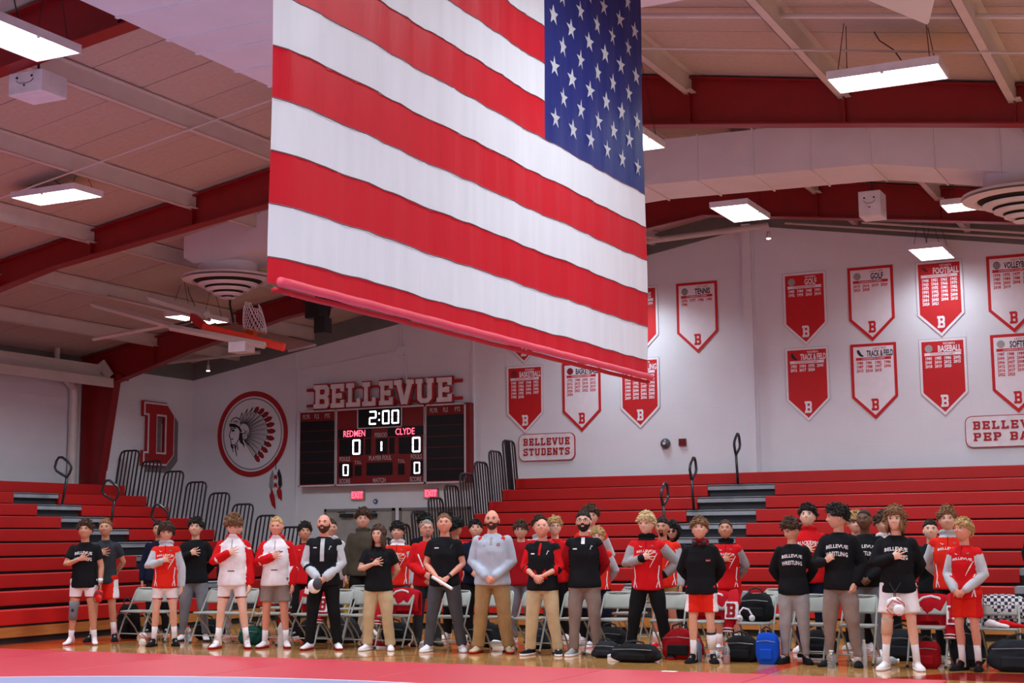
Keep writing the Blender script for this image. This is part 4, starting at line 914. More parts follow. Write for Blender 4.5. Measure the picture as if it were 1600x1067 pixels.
# ---- head
def dirs(n,k):
    D=[]
    for i in range(k+1):
        t=math.pi*i/k
        for j in range(n): a=2*math.pi*j/n; D.append((math.sin(t)*math.sin(a),-math.sin(t)*math.cos(a),math.cos(t)))
    F=[(i*n+j,(i+1)*n+j,(i+1)*n+(j+1)%n,i*n+(j+1)%n) for i in range(k) for j in range(n)]
    return np.array(D),F
HD,HF=dirs(48,34); HS=1.115
def skull(D,grow=0.):
    x,y,z=D.T; P=D*np.array([.080+grow,.097+grow,.113+grow])
    lo=np.clip(-z,0,1); fr=np.clip(-y,0,1)
    P[:,0]*=1-.30*lo**1.6*(.6+.4*fr); P[:,1]*=np.where(y>0,1-.42*lo**1.2,1-.05*lo)
    P[:,1]+=np.where(y<0,-.004*lo,0); 
    P[:,0]*=1-.06*np.clip(z-.3,0,1)
    return P
def headmesh(var):
    P=skull(HD); x,y,z=HD.T; g=lambda cx,cz,sx,sz:np.exp(-((x-cx)/sx)**2-((z-cz)/sz)**2)*(y<0)
    nz=np.zeros(len(P))
    nz+=.020*g(0,-.20,.12,.13)+.008*g(0,-.02,.08,.22)          # nose
    nz+=.006*g(0,.20,.55,.10)                                   # brow
    nz-=.010*(g(.40,.05,.20,.12)+g(-.40,.05,.20,.12))           # sockets
    nz+=.006*g(0,-.52,.26,.07)-.003*g(0,-.535,.22,.02)             # lips
    nz+=.007*g(0,-.80,.3,.14)                                   # chin
    nz+=.004*(g(.5,-.22,.22,.2)+g(-.5,-.22,.22,.2))             # cheeks
    P[:,1]-=nz
    return P
_HP=headmesh(0)
def head_parts(c,R,s,skin_i,beard=None,brow_i=3):
    """returns np parts in body space. materials 0 skin 1 lip 2 eye white 3 brow/hair 4 iris 5 beard"""
    v=_HP*s*HS; q=np.array(HF).ravel(); n=len(HF); ls=np.arange(n)*4; lt_=np.full(n,4)
    fc=HD[np.array(HF)].mean(1); fx_,fy_,fz=fc.T; mi=np.zeros(n,int); fr=fy_<-.2
    mi[fr&(np.abs(fx_)<.25)&(np.abs(fz+.53)<.034)]=1
    mi[fr&(np.abs(np.abs(fx_)-.40)<.17)&(np.abs(fz-.215-.0*fx_)<.032)]=3
    if beard=='full': mi[((fz<-.30)&(fy_<.25)&(fz<-.28-.0*fy_)&~((np.abs(fx_)<.2)&(np.abs(fz+.52)<.05)&fr)&~((np.abs(fx_)<.75)&(fz>-.40)&(np.abs(fx_)>.28)&(fy_<-.55)))|((fz<.0)&(fz>-.4)&(np.abs(fx_)>.9)&(fy_<.1))]=5
    elif beard=='goatee': mi[fr&(np.abs(fx_)<.34)&(fz<-.36)&~((np.abs(fx_)<.2)&(np.abs(fz+.52)<.05))]=5
    parts=[(v@R.T+c,q,ls,lt_,mi)]
    e=MB()
    for sx in(-1,1):
        e.ell((sx*.0315,-.081,.006),(.0125,.008,.0078),10,6,2); e.ell((sx*.0315,-.0868,.0050),(.0065,.004,.0068),8,5,4)
        e.tube([(sx*.046,-.0805,.0105),(sx*.0315,-.0895,.0145),(sx*.017,-.0850,.0105)],.0024,5,m=4)
        e.ell((sx*.080,.012,-.008),(.009,.019,.031),8,6,0); e.ell((sx*.084,.008,-.006),(.005,.010,.018),6,5,0)
        e.ell((sx*.0085,-.1045,-.026),(.0065,.008,.0055),6,5,0)
    p=mb_np(e); parts.append(((p[0]*s*HS)@R.T+c,)+p[1:])
    return parts
def hair_mesh(style,c,R,s,seed):
    r=np.random.RandomState(seed); x,y,z=HD.T
    S=dict(short=(.018,.42,.30,-.30,.004,0),crop=(.010,.46,.25,-.30,.002,0),buzz=(.005,.5,.25,-.3,.0,0),curly=(.032,.34,.06,-.45,.009,1),mop=(.034,.20,.02,-.45,.008,1),fringe=(.026,.24,.05,-.4,.006,1),long=(.026,.42,-.55,-.9,.004,0),shag=(.036,.26,-.62,-.85,.007,1),swept=(.030,.36,.12,-.40,.007,1),bald=(.0,9,9,9,0,0))[style]
    T,zf,zs,zb_,nz,tuft=S
    az=np.arctan2(np.abs(x),-y)  # 0 front, pi back
    line=np.interp(az,[0,.55,.95,1.45,2.1,math.pi],[zf,zf,max(zs,zf-.35) if zs>-.3 else .2,zs,(zs+zb_)/2,zb_])
    jag=.05*np.sin(az*9*np.sign(x+.001)+seed)+.03*np.sin(az*23+seed*2)
    dl=z-line-jag*(.8 if style in('fringe','mop','shag') else .4); mk=np.clip(dl/.10,0,1); ramp=.35+.65*np.clip(dl/.45,0,1)
    if style in('long','shag'): mk=np.where((y<-.35)&(z<zf)&(np.abs(x)<.62),0,mk)
    vol=T*(.55+.45*np.clip(z+.2,0,1)+ (.25*np.clip(-y,0,1)*np.clip(z,0,1)))
    h=vol*mk*ramp-.02*(1-mk)
    for i in range(6):
        d=r.randn(3)*(7+3*i if tuft else 14+5*i); h+=mk*nz/(1+.3*i)*np.sin(HD@d+r.rand()*6)
    v=skull(HD)+HD*h[:,None]; v[:,2]+=.002
    n=len(HF); s=s*HS; parts=[((v*s)@R.T+c,np.array(HF).ravel(),np.arange(n)*4,np.full(n,4),0)]
    m=MB()
    idx=np.where(mk>.75)[0]
    nt=430 if tuft else 200
    if style in('buzz',): nt=0
    for k in range(nt):
        i=idx[r.randint(len(idx))]; d=HD[i]; p=v[i]; L_=(.016 if style in('curly',) else .018)*(1.2 if tuft else .8)*r.uniform(.6,1.3)
        if style in('short','crop'): L_*=.55
        # flow: down and outward from the crown
        fl=np.array([d[0]*.9,d[1]*.9-.15,-.55 if d[2]<.75 else .1])+r.randn(3)*(.55 if style=='curly' else .16); fl/=np.linalg.norm(fl)
        t=fl*.85+d*(.55 if style=='curly' else (.30 if tuft else .3)); t/=np.linalg.norm(t); a=p-d*.006; b=p+t*L_*.6+d*.002; e=p+t*L_-np.array([0,0,.25*L_])
        if e[1]<-.07 and e[2]<.115*zf and abs(e[0])<.05: continue
        m.tube([a,b,e],[.0066,.0054,.0014],4,ref=(.3,.2,.9))
    if style in('long','shag'):
        for k in range(26):
            a=(k/25-.5)*2*2.25; a0=a+math.pi
            dx_,dy_=math.sin(a),math.cos(a); x0,y0=dx_*.082,dy_*.09
            L_=(.17 if style=='long' else .10)*r.uniform(.85,1.1)
            if abs(a)>1.9: L_*=.9
            m.tube([(x0*.9,y0*.9,.03),(x0*1.05,y0*1.05,-.03),(x0*1.12,y0*1.08,-.03-L_*.55),(x0*1.05+r.randn()*.004,y0*1.05,-.03-L_)],[(.008,.014),(.012,.017),(.011,.016),(.003,.006)],6,ref=(dx_,dy_,0))
    if m.v:
        p=mb_np(m,0); parts.append(((p[0]*s)@R.T+c,)+p[1:])
    return parts
def rotm(yaw=0,pitch=0,roll=0):
    cy_,sy_=math.cos(yaw),math.sin(yaw); cp_,sp_=math.cos(pitch),math.sin(pitch); cr,sr=math.cos(roll),math.sin(roll)
    Rz=np.array([[cy_,-sy_,0],[sy_,cy_,0],[0,0,1]]); Rx=np.array([[1,0,0],[0,cp_,-sp_],[0,sp_,cp_]]); Ry=np.array([[cr,0,sr],[0,1,0],[-sr,0,cr]])
    return Rz@Rx@Ry
ARM={ # side +1 = image right. (elbow, wrist, hand dir, back-of-hand, kind) ; given for s=+1, x mirrored for -1
'down':((.235,.02,1.13),(.245,-.04,.875),(.05,-.15,-1),(1,-.1,0),'relax'),
'behind':((.255,.09,1.15),(.12,.19,.98),(-.9,.1,-.3),(0,1,0),'relax'),
'hip':((.38,.06,1.16),(.20,.05,1.02),(-.7,.3,-.6),(.5,1,.0),'half'),
'clasp':((.235,.0,1.13),(.065,-.185,.955),(-.72,-.28,-.62),(.25,-1,.25),'grip'),
'claspup':((.235,-.0,1.14),(.055,-.205,1.03),(-.8,-.2,-.5),(.2,-1,.3),'half'),
'pocket':((.25,.06,1.13),(.185,-.04,.93),(-.15,-.35,-.9),(1,-.3,0),'relax'),
'heart':((.255,-.05,1.155),(.045,-.175,1.235),(-.95,-.08,.28),(0,-1,.1),'flat'),
'hearthi':((.25,-.07,1.16),(.05,-.18,1.28),(-.95,-.08,.22),(0,-1,.1),'flat'),
'fist':((.26,-.06,1.14),(.10,-.24,1.16),(-.75,-.2,.6),(.2,-1,.1),'grip'),
}
JOBS=[]; PEOPLE=[]
def person(pid,X,Y,H,label,**k):
    g=dict(yaw=0,R='down',L='down',st=.13,b=1.,shirt='tee',sc='black',sl=None,low='pants',lc='grey',hair='short',hc='brown',skin='fair',beard=None,head=(0,-.12,0),shoe='sneaker',shc='white',solec='white',texts=[],glasses=None,sock=None,lean=0,extra=None,hood=None,hem=.84,feet=(0,0))
    g.update(k); s=H/1.785*1.0; b=g['b']; g['yaw']+=.72*math.atan2(-X,Y); g.update(pid=pid,X=X,Y=Y,s=s,label=label)
    sc=lambda p:np.array(p,float)*s
    A={}
    for side,key in((-1,'R'),(1,'L')):
        e,w_,hd,bk,kd=ARM[g[key]]; mir=np.array([side,1,1.])
        sh=sc((.152*b*side,.008,1.388)); e=sc(np.array(e)*mir*[1+.35*(b-1),1,1]); w_=sc(np.array(w_)*mir)
        A[side]=(sh,e,w_,np.array(hd)*mir,np.array(bk)*mir,kd)
        if 'clasp' in g[key] and side==-1: A[side]=(sh,e,w_+sc((.0,-.03,-.0)),A[side][3],A[side][4],kd)
    g['A']=A
    st=g['st']; Lg={}
    for side in(-1,1):
        hip=sc((.084*b*side,0,.93)); kn=sc(((.095+st)*.5*side+.0,-.03,.50)); an=sc((st*side,.03,.085)); Lg[side]=(hip,kn,an)
    g['Lg']=Lg
    hc=sc((g['lean'],-.020,1.650)); g['hcen']=hc; Rh=rotm(*g['head']); g['Rh']=Rh
    # body skin
    m=MB()
    m.tube([sc(p) for p in((0,0,.84),(0,.0,.95),(0,0,1.08),(0,0,1.28),(0,.0,1.40),(g['lean']*.3,.0,1.465))],[(x*s*b,y*s*b) for x,y in((.12,.085),(.15,.10),(.13,.09),(.15,.10),(.145,.078),(.07,.055))],16,ref=(1,0,0))
    m.tube([sc((g['lean']*.3,.012,1.42)),sc((g['lean']*.6,.005,1.52)),hc+Rh@sc((0,.015,-.04))],[(.066*s*math.sqrt(b),.06*s),(.057*s*math.sqrt(b),.058*s),(.057*s,.060*s)],14,ref=(1,0,0))
    for side in(-1,1):
        sh,e,w_=A[side][:3]; t=w_-e
        m.tube([sh,sh*.5+e*.5,e,e+t*.25,e+t*.9,w_],[r*s*(.5+.5*b) for r in(.052,.048,.041,.042,.028,.025)],12,ref=(0,1,.2),round_=True)
        hp,kn,an=Lg[side]; t=an-kn
        m.tube([hp,hp*.5+kn*.5,kn+sc((0,0,.04)),kn,kn+t*.3+sc((0,.014,0)),kn+t*.75,an,an-sc((0,0,.04))],[(x*s*(.6+.4*b)) for x in(.086,.076,.055,.053,.055,.037,.034,.035)],12,ref=(0,1,0),round_=True)
    g['jb']=len(JOBS); JOBS.append((m,.0125*s,2))
    # shirt
    m=MB(); hem=g['hem']; bulk=dict(tee=.0,polo=.004,sweat=.012,hoodie=.018,warmup=.010,vest=.016,qzip=.010,jacket=.014)[g['shirt']]
    P=[(0,0,hem),(0,0,hem+.06),(0,0,1.06),(0,-.005,1.26),(0,.0,1.37),(0,.006,1.432),(g['lean']*.3,.012,1.462),(g['lean']*.3,.012,1.484)]
    rb=(b-1)*.6
    Rr=[(.186,.134),(.186,.136),(.160+.02*rb,.116+.12*rb),(.168,.122+.05*rb),(.158,.102),(.130,.088),(.098,.078),(.074,.066)]
    m.tube([sc(p) for p in P],[((x+bulk)*s*b,(y+bulk)*s*b) for x,y in Rr[:5]]+[((x+bulk*.6)*s*math.sqrt(b),(y+bulk*.4)*s) for x,y in Rr[5:]],20,ref=(1,0,0))
    short=g['shirt'] in('tee','polo') and not g['sl']
    for side in(-1,1):
        sh,e,w_=A[side][:3]; ex=.012+bulk*.6
        if short:
            q=sh+(e-sh)*.62; m.tube([sh,sh*.5+q*.5,q],[(.058+ex)*s,(.060+ex)*s,(.058+ex)*s*(.7+.3*b)],12,ref=(0,1,.2),round_=False)
            m.ell(tuple(sh),((.058+ex)*s,)*3,12,8)
        elif g.get('rolled'):
            t=w_-e; m.tube([sh,sh*.5+e*.5,e,e+t*.22],[(r+ex)*s*(.5+.5*b) for r in(.054,.05,.048,.048)],12,ref=(0,1,.2),round_=True)
        else:
            t=w_-e; m.tube([sh,sh*.5+e*.5,e,e+t*.3,e+t*.85,e+t*.97],[(r+ex)*s*(.5+.5*b) for r in(.054,.05,.046,.045,.034,.031)],12,ref=(0,1,.2),round_=True)
    if g['hood']:   # hood lying on the shoulders
        m.tube([sc((.085*math.sin(a)*1.0,.03-.085*math.cos(a)*(-1)*(-.9),1.485+.02*(math.cos(a)+1))) for a in[math.radians(d) for d in range(-150,151,25)]],[(.028*s,.03*s)]*13,8,ref=(0,0,1),round_=True)
        m.ell(tuple(sc((0,.10,1.46))),(.10*s,.05*s,.07*s),12,8)
    g['short']=short; g['js']=len(JOBS); JOBS.append((m,.0135*s,2))
    # lower garment
    m=MB(); lo=g['low']; ex={'pants':.016,'jogger':.018,'khaki':.02,'shorts':.02,'singlet':.006}[lo]
    m.tube([sc(p) for p in((0,.0,.80),(0,0,.90),(0,0,1.0),(0,0,1.05))],[(x*s*b,y*s*b) for x,y in((.09,.08),(.156+ex*.6,.112+ex*.5),(.150+ex*.3,.108),(.138,.10))],18,ref=(1,0,0))
    for side in(-1,1):
        hp,kn,an=Lg[side]; t=an-kn
        if lo in('pants','jogger','khaki'):
            c=.066 if lo=='khaki' else (.060 if lo=='pants' else .056); a_=.058 if lo=='khaki' else (.054 if lo=='pants' else .042)
            m.tube([hp,hp*.5+kn*.5,kn,kn+t*.3,kn+t*.75,an+sc((0,0,.015 if lo!='jogger' else .03)),an-sc((0,0,.015 if lo!='jogger' else -.02))],[(r*s*(.55+.45*b),r*1.04*s*(.55+.45*b)) for r in(.080+ex,.080+ex,.062+ex*.8,c+ex*.5,a_+ex*.5,a_+ex*.7,a_+ex*.4)],14,ref=(0,1,0))
        else:
            f={'shorts':.72,'singlet':.60}[lo]; q=hp+(kn-hp)*f; r1,r2=(.102,.108) if lo=='shorts' else (.090,.078)
            m.tube([hp+sc((0,0,.02)),hp*.5+q*.5,q],[(r*s*(.55+.45*b),r*1.05*s*(.55+.45*b)) for r in((.092+ex),r1,r2)],14,ref=(0,1,0))
    g['jl']=len(JOBS); JOBS.append((m,.0135*s,2)); PEOPLE.append(g)
SK={'fair':srgb(214,160,138),'pale':srgb(226,176,156),'tan':srgb(196,138,112),'ruddy':srgb(216,146,124),'brown':srgb(104,66,48)}
HC={'brown':srgb(74,50,38),'dark':srgb(34,26,24),'black':(.008,.007,.007),'blond':srgb(190,152,104),'lblond':srgb(206,178,134),'lbrown':srgb(128,90,62),'grey':srgb(150,140,136)}
CC={'black':(.010,.010,.012),'char':srgb(52,54,60),'navy':srgb(24,28,48),'grey':srgb(150,146,148),'lgrey':srgb(186,186,192),'dgrey':srgb(74,74,80),'white':srgb(230,222,226),'red':srgb(200,24,30),'orangered':srgb(214,40,28),'dred':srgb(150,18,28),'khaki':srgb(190,166,132),'tan':srgb(156,124,86),'taupe':srgb(136,118,112),'olive':srgb(74,66,56),'silver':srgb(182,182,188),'skyg':srgb(172,178,192),'bgrey':srgb(116,116,124),'jean':srgb(96,100,108),'blue':srgb(36,44,76),'maroon':srgb(92,18,28)}
def cm_(c): return cloth(c,CC[c])
def shoe_meshes(g,root):
    s=g['s']; kind=g['shoe']
    for side in(-1,1):
        an=g['Lg'][side][2]; a=side*.28+g['feet'][0 if side<0 else 1]; R=rotm(a); off=np.array([an[0],an[1],0])
        m=MB(); R_=[]
        if kind=='slide': prof=[(.075,.034,.03),(.0,.038,.034),(-.06,.042,.04),(-.08,.046,.065),(-.13,.048,.06),(-.16,.045,.035),(-.205,.03,.028)]
        elif kind=='boot': prof=[(.085,.03,.10),(.06,.042,.15),(.0,.046,.17),(-.05,.044,.12),(-.12,.048,.075),(-.19,.046,.06),(-.225,.026,.04)]
        elif kind=='wrestle': prof=[(.075,.028,.12),(.05,.038,.17),(.0,.041,.185),(-.045,.039,.12),(-.10,.042,.07),(-.17,.042,.052),(-.205,.022,.035)]
        elif kind=='sockfoot': prof=[(.07,.026,.10),(.05,.034,.16),(.0,.036,.18),(-.045,.036,.11),(-.10,.042,.06),(-.17,.040,.042),(-.20,.022,.03)]
        else: prof=[(.085,.030,.075),(.06,.041,.105),(.0,.043,.11),(-.05,.042,.09),(-.12,.048,.065),(-.19,.045,.052),(-.225,.024,.034)]
        n=14
        for y,w_,h in prof:
            R_.append([(w_*math.cos(t)*(1-.18*max(0,math.sin(t))),y,h*.5+h*.5*math.sin(t)*(1 if math.sin(t)>0 else .92)+.004) for t in[2*math.pi*j/n for j in range(n)]])
        m.rings(R_)
        sm={'sockfoot':cm_('white')}.get(kind, cm_(g['shc']) if g['shc'] in CC else cm_('white'))
        p=mb_np(m,0); v=(p[0]*s)@R.T+off; o=np_mesh('shoe' if kind!='sockfoot' else 'sock',[(v,)+p[1:]],[sm],root)
        if kind!='sockfoot':
            m=MB(); R_=[]; n=20
            P=[(.095,0),(.08,.032),(.0,.043),(-.07,.045),(-.14,.051),(-.2,.044),(-.232,.015)]
            ring=[(w_,y) for y,w_ in P]+[(-w_,y) for y,w_ in P[::-1]]
            m.rings([[(x,y,0.0) for x,y in ring],[(x*1.03,y*1.01,.012) for x,y in ring],[(x,y,.026) for x,y in ring]])
            p=mb_np(m,0); np_mesh('sole',[((p[0]*s)@R.T+off,)+p[1:]],[cm_(g['solec'])],o)
            if kind!='slide':
                m=MB(); 
                for q,(y,z) in enumerate(((-.06,.093),(-.085,.083),(-.11,.072))): m.tube([(-.022,y,z-.012),(0,y-.004,z+.0),(.022,y+.004,z-.012)],.0045,5)
                if kind=='wrestle':
                    for y,z in((-.045,.11),(-.035,.14),(-.03,.165)): m.tube([(-.022,y,z),(0,y-.012,z+.005),(.022,y,z)],.0045,5)
                p=mb_np(m,0); np_mesh('laces',[((p[0]*s)@R.T+off,)+p[1:]],[cm_(g.get('lace','white'))],o)
        if g['sock']:
            col,h=g['sock']; an_=g['Lg'][side][2]; kn=g['Lg'][side][1]; t=(kn-an_); t=t/np.linalg.norm(t); m=MB()
            m.tube([an_-V3(0,0,.05*s),an_+t*h*s*.5,an_+t*h*s],[.041*s,.040*s,.043*s],12,ref=(0,1,0)); p=mb_np(m,0); np_mesh('sock',[p],[cm_(col)],root)
def finish_people():
    OUT=remesh_batch(JOBS)
    for g in PEOPLE:
        s=g['s']; b=g['b']; seed=g['pid']*13+5; hair=mat('hair_'+g['hc'],HC[g['hc']],.7,var=.25,vscale=60,bump=.4,bscale=160,spec=.3)
        skin=mat('skin_'+g['skin'],SK[g['skin']],.55,var=.05,vscale=30,spec=.35); lip=mat('lip_'+g['skin'],tuple(c*f for c,f in zip(SK[g['skin']],(.82,.55,.55))),.5)
        eyew=mat('eye_white',srgb(214,206,204),.3); iris=mat('eye_iris',srgb(40,30,26),.2); bd=mat('beard_'+g.get('bc',g['hc']),HC[g.get('bc',g['hc'])],.85,var=.3,vscale=90,bump=.6,bscale=200)
        v,q,ls,lt_=OUT[g['jb']]; parts=[(v,q,ls,lt_,np.zeros(len(ls),int))]
        for side in(-1,1):
            sh,e,w_,hd,bk,kd=g['A'][side]
            if side==-1 and g['R'] in('heart','hearthi') and g.get('hoff'): w_=w_
            parts.append(place_hand(kd,w_,hd,bk,side==1,s*.98))
        parts+=head_parts(g['hcen'],g['Rh'],s,0,g['beard'])
        root=np_mesh('person',parts,[skin,lip,eyew,hair,iris,bd],None)
        root.location=(g['X'],g['Y'],.003); root.rotation_euler=(0,0,g['yaw']); tag(root,g['label'],'person')
        if g['hair']!='bald': np_mesh('hair',hair_mesh(g['hair'],g['hcen'],g['Rh'],s,seed),[hair],root)
        # shirt
        v,q,ls,lt_=OUT[g['js']]; n=normals(v,q,ls,lt_); v=wrinkle(v,n,.0045*s,seed); c=centers(v,q,ls,lt_); n_=len(ls); mi=np.zeros(n_,int)
        bulk=.03; arm=np.zeros(n_,bool); tarm=np.zeros(n_)
        for side in(-1,1):
            sh,e,w_=g['A'][side][:3]
            d1,t1=segdist(c,sh,e); d2,t2=segdist(c,e,w_); a1=(d1<.078*s)&(t1>.12)&(np.abs(c[:,0])>(.150*b)*s); a2=(d2<.066*s)&((np.abs(c[:,0])>.165*b*s)|(t2>0)&(c[:,1]<-.125*s*b)|(c[:,1]>.15*s))
            arm|=a1|a2; tarm=np.where(a2,1+t2,np.where(a1,t1,tarm))
        kind=g['shirt']; mats=[cm_(g['sc'])]; slc=g['sl'] or g['sc']; mats.append(cm_(slc)); mats.append(cm_(g.get('c3','white'))); mats.append(cm_('black'))
        if g['sl']:
            mi[arm]=1
            if kind=='hoodie': mi[(c[:,2]>1.36*s)&((np.abs(c[:,0])>(.20*s-(c[:,2]-1.36*s)*.9)))]=1
        if g.get('cuff'): mi[arm&(tarm>1.86)]=3
        if kind=='warmup':
            zz=c[:,2]/s; xx=np.abs(c[:,0])/s/b
        if g.get('collar'): mats.append(cm_(g['collar'])); mi[c[:,2]>1.462*s]=4
        if g.get('shoulder'): mats.append(cm_(g['shoulder'])); mi[(np.abs(c[:,0])>.125*s)&(np.abs(c[:,0])<.175*s)&(c[:,2]>1.37*s)&(np.abs(c[:,0]-0)*.55+c[:,2]>1.485*s)&(np.abs(c[:,0])*.55+c[:,2]<1.53*s)&(c[:,1]<.06)]=len(mats)-1
        if g.get('hcol') and g['hood']: mats.append(cm_(g['hcol'])); mi[(c[:,2]>1.452*s)]=len(mats)-1
        nm={'tee':'t_shirt','polo':'polo_shirt','sweat':'sweatshirt','hoodie':'hoodie','warmup':'warm_up_top','vest':'vest','qzip':'quarter_zip_top','jacket':'jacket'}[kind]
        shirt=np_mesh(nm,[(v,q,ls,lt_,mi)],mats,root)
        # projection onto torso: ray test against torso only faces
        keep=np.where(~arm)[0]; polys=[tuple(q[ls[i]:ls[i]+lt_[i]]) for i in keep if c[i,1]<0]
        bvh=BVHTree.FromPolygons([tuple(p) for p in v],polys)
        def proj(pts,lift=.004):
            out=[]
            for x,z in pts:
                h=bvh.ray_cast(Vector((x*s,-1,z*s)),Vector((0,1,0)))
                y=h[0].y if h[0] else -math.sqrt(max(0,1-(x/(.19*b))**2))*.125*s*b
                out.append((x*s,y-lift*s,z*s))
            return out
        for t in g['texts']:
            txt,x,z,h,col,mw=t; V,F=text2d(txt,h/.72,.03*h,.9,'CENTER',1.,1)
            if not V: continue
            wd=max(p[0] for p in V)-min(p[0] for p in V); k=mw/wd
            m=MB(); m.add(proj([(x+a*k,z+b_-.9*(x+a*k-x)**2*1.2) for a,b_ in V]),F); m.build('lettering',cm_(col),shirt)
        def strip2(pts,wd,col,nm='stripe'):
            m=MB(); L_=[];
            for (xa,za),(xb,zb2) in zip(pts,pts[1:]):
                nseg=max(1,int(math.hypot(xb-xa,zb2-za)/.02)); dx_,dz_=xb-xa,zb2-za; l=math.hypot(dx_,dz_); nx,nz=-dz_/l*wd/2,dx_/l*wd/2
                Q=[]
                for i in range(nseg+1):
                    f=i/nseg; Q.append((xa+dx_*f+nx,za+dz_*f+nz)); Q.append((xa+dx_*f-nx,za+dz_*f-nz))
                P=proj(Q); m.add(P,[(2*i,2*i+1,2*i+3,2*i+2) for i in range(nseg)])
            m.build(nm,cm_(col),shirt)
        for st_ in g.get('strips',[]): strip2(*st_)
        if kind=='warmup':
            for sx in(-1,1): strip2([(sx*.155*b,.87),(sx*.135*b,1.0),(sx*.15*b,1.14)],.012,'white','side_stripe'); strip2([(sx*.115*b,.87),(sx*.135*b,.94)],.008,'white','side_stripe')
            for k in range(4): strip2([(.045+.018*k,1.12+.03*k),(.10+.012*k,1.235+.02*k)],.0055,'white','slash')
            strip2([(.0,1.36),(.0,1.47)],.006,'black','zipper'); strip2([(-.085,1.385),(-.065,1.37),(-.05,1.378)],.006,'white','logo_mark'); strip2([(.06,1.385),(.09,1.385)],.016,'bgrey','flag_patch')
        # lower
        v,q,ls,lt_=OUT[g['jl']]; n=normals(v,q,ls,lt_); v=wrinkle(v,n,(.002 if g['low']=='singlet' else .006)*s,seed+3,12); c=centers(v,q,ls,lt_); mi=np.zeros(len(ls),int)
        mats=[cm_(g['lc'])]
        if g.get('lhem'): mats.append(cm_(g['lhem'])); mi[c[:,2]<(.93-.43*.60+.028)*s]=1
        if g.get('lside'): mats.append(cm_(g['lside'])); mi[(np.abs(c[:,0])>.155*s*b)&(c[:,2]<.9*s)]=len(mats)-1
        nm={'pants':'trousers','jogger':'sweatpants','khaki':'trousers','shorts':'shorts','singlet':'singlet_shorts'}[g['low']]
        np_mesh(nm,[(v,q,ls,lt_,mi)],mats,root)
        shoe_meshes(g,root)
        c=g['hcen']; Rh=g['Rh']; H=lambda p:tuple(np.array(p)*s*HS@Rh.T+c)
        if g['glasses']:
            m=MB()
            for sx in(-1,1): m.tube([H((sx*.033+.023*math.cos(t),-.101,.002+.017*math.sin(t))) for t in[2*math.pi*i/14 for i in range(14)]],.0022*s,5,closed=True); m.tube([H((sx*.056,-.098,.006)),H((sx*.08,0,.006))],.002*s,4)
            m.tube([H((-.01,-.102,.006)),H((.01,-.102,.006))],.0022*s,4); m.build('glasses',black,root)
            if g['glasses']=='dark':
                m=MB()
                for sx in(-1,1): m.ell(H((sx*.033,-.1,.001)),(.024*s,.005*s,.018*s),12,6)
                m.build('lenses',black,root)
        x=g['extra'] or ()
        if 'headband' in x or 'headphones' in x:
            m=MB()
            if 'headphones' in x:
                m.tube([H((.108*math.cos(t),.0,.02+.128*math.sin(t))) for t in[math.pi*i/12 for i in range(13)]],[(.007*s,.014*s)]*13,6,ref=(0,1,0))
                for sx in(-1,1): m.ell(H((sx*.1,0,-.005)),(.022*s,.034*s,.042*s),12,8)
                m.build('headphones',black,root,True)
            else:
                m.tube([H((.092*math.sin(t),-.112*math.cos(t),.035)) for t in[2*math.pi*i/24 for i in range(24)]],[(.012*s,.004*s)]*24,6,closed=True,ref=(0,0,1)); m.build('headband',cm_('char'),root,True)
        if 'neckphones' in x:
            m=MB(); m.tube([(.085*s*math.sin(t),(.01-.085*math.cos(t))*s,(1.50)*s) for t in[math.radians(a) for a in range(-150,-20,15)]+[math.radians(a) for a in range(20,151,15)]],.01*s,6)
            for sx in(-1,1): m.ell((sx*.06*s,-.10*s,1.485*s),(.032*s,.025*s,.035*s),12,8)
            m.build('headphones',black,root,True)
        if 'hoodup' in x:
            D=HD; P=skull(D,.03); y,z=D[:,1],D[:,2]; open_=(y<-.55)&(z<.62)&(z>-.95); 
            F=[f for f in HF if not all(open_[i] for i in f)]; m=MB(); m.add([H(p) for p in P*1.03],F); m.build('hood',cm_(g['sc']),root,True)
        if 'kneesleeve' in x:
            kn=g['Lg'][-1][1]; hp=g['Lg'][-1][0]; an=g['Lg'][-1][2]; m=MB(); m.tube([kn+(hp-kn)*.28,kn+(hp-kn)*.1,kn,kn+(an-kn)*.12,kn+(an-kn)*.32],[.079*s,.068*s,.065*s,.062*s,.066*s],16,ref=(0,1,0)); m.build('knee_sleeve',cm_('bgrey'),root,True)
            m=MB(); m.ell(tuple(kn+V3(0,-.062*s,.0)),(.022*s,.006*s,.026*s),12,6); m.build('knee_pad_dot',cm_('char'),root,True)
        if 'shinwrap' in x:
            kn,an=g['Lg'][1][1:]; m=MB(); m.tube([kn+(an-kn)*.35,kn+(an-kn)*.55,kn+(an-kn)*.8],[.062*s,.06*s,.05*s],14,ref=(0,1,0)); m.build('shin_wrap',cm_('white'),root,True); m=MB(); m.tube([kn+(an-kn)*.3,kn+(an-kn)*.36],[.064*s,.063*s],14,ref=(0,1,0)); m.build('strap',black,root,True)
        if 'kneewrap' in x:
            kn,an=g['Lg'][-1][1:]; hp=g['Lg'][-1][0]; m=MB(); m.tube([kn+(hp-kn)*.15,kn,kn+(an-kn)*.25],[.068*s,.064*s,.066*s],14,ref=(0,1,0)); m.build('knee_wrap',cloth('wrap_skin',srgb(206,168,150)),root,True)
        if 'wristband' in x:
            w_,e=g['A'][1][2],g['A'][1][1]; m=MB(); m.tube([w_+(e-w_)*.05,w_+(e-w_)*.3],[.034*s,.037*s],12,ref=(0,1,0)); m.build('wristband',cm_('white'),root,True)
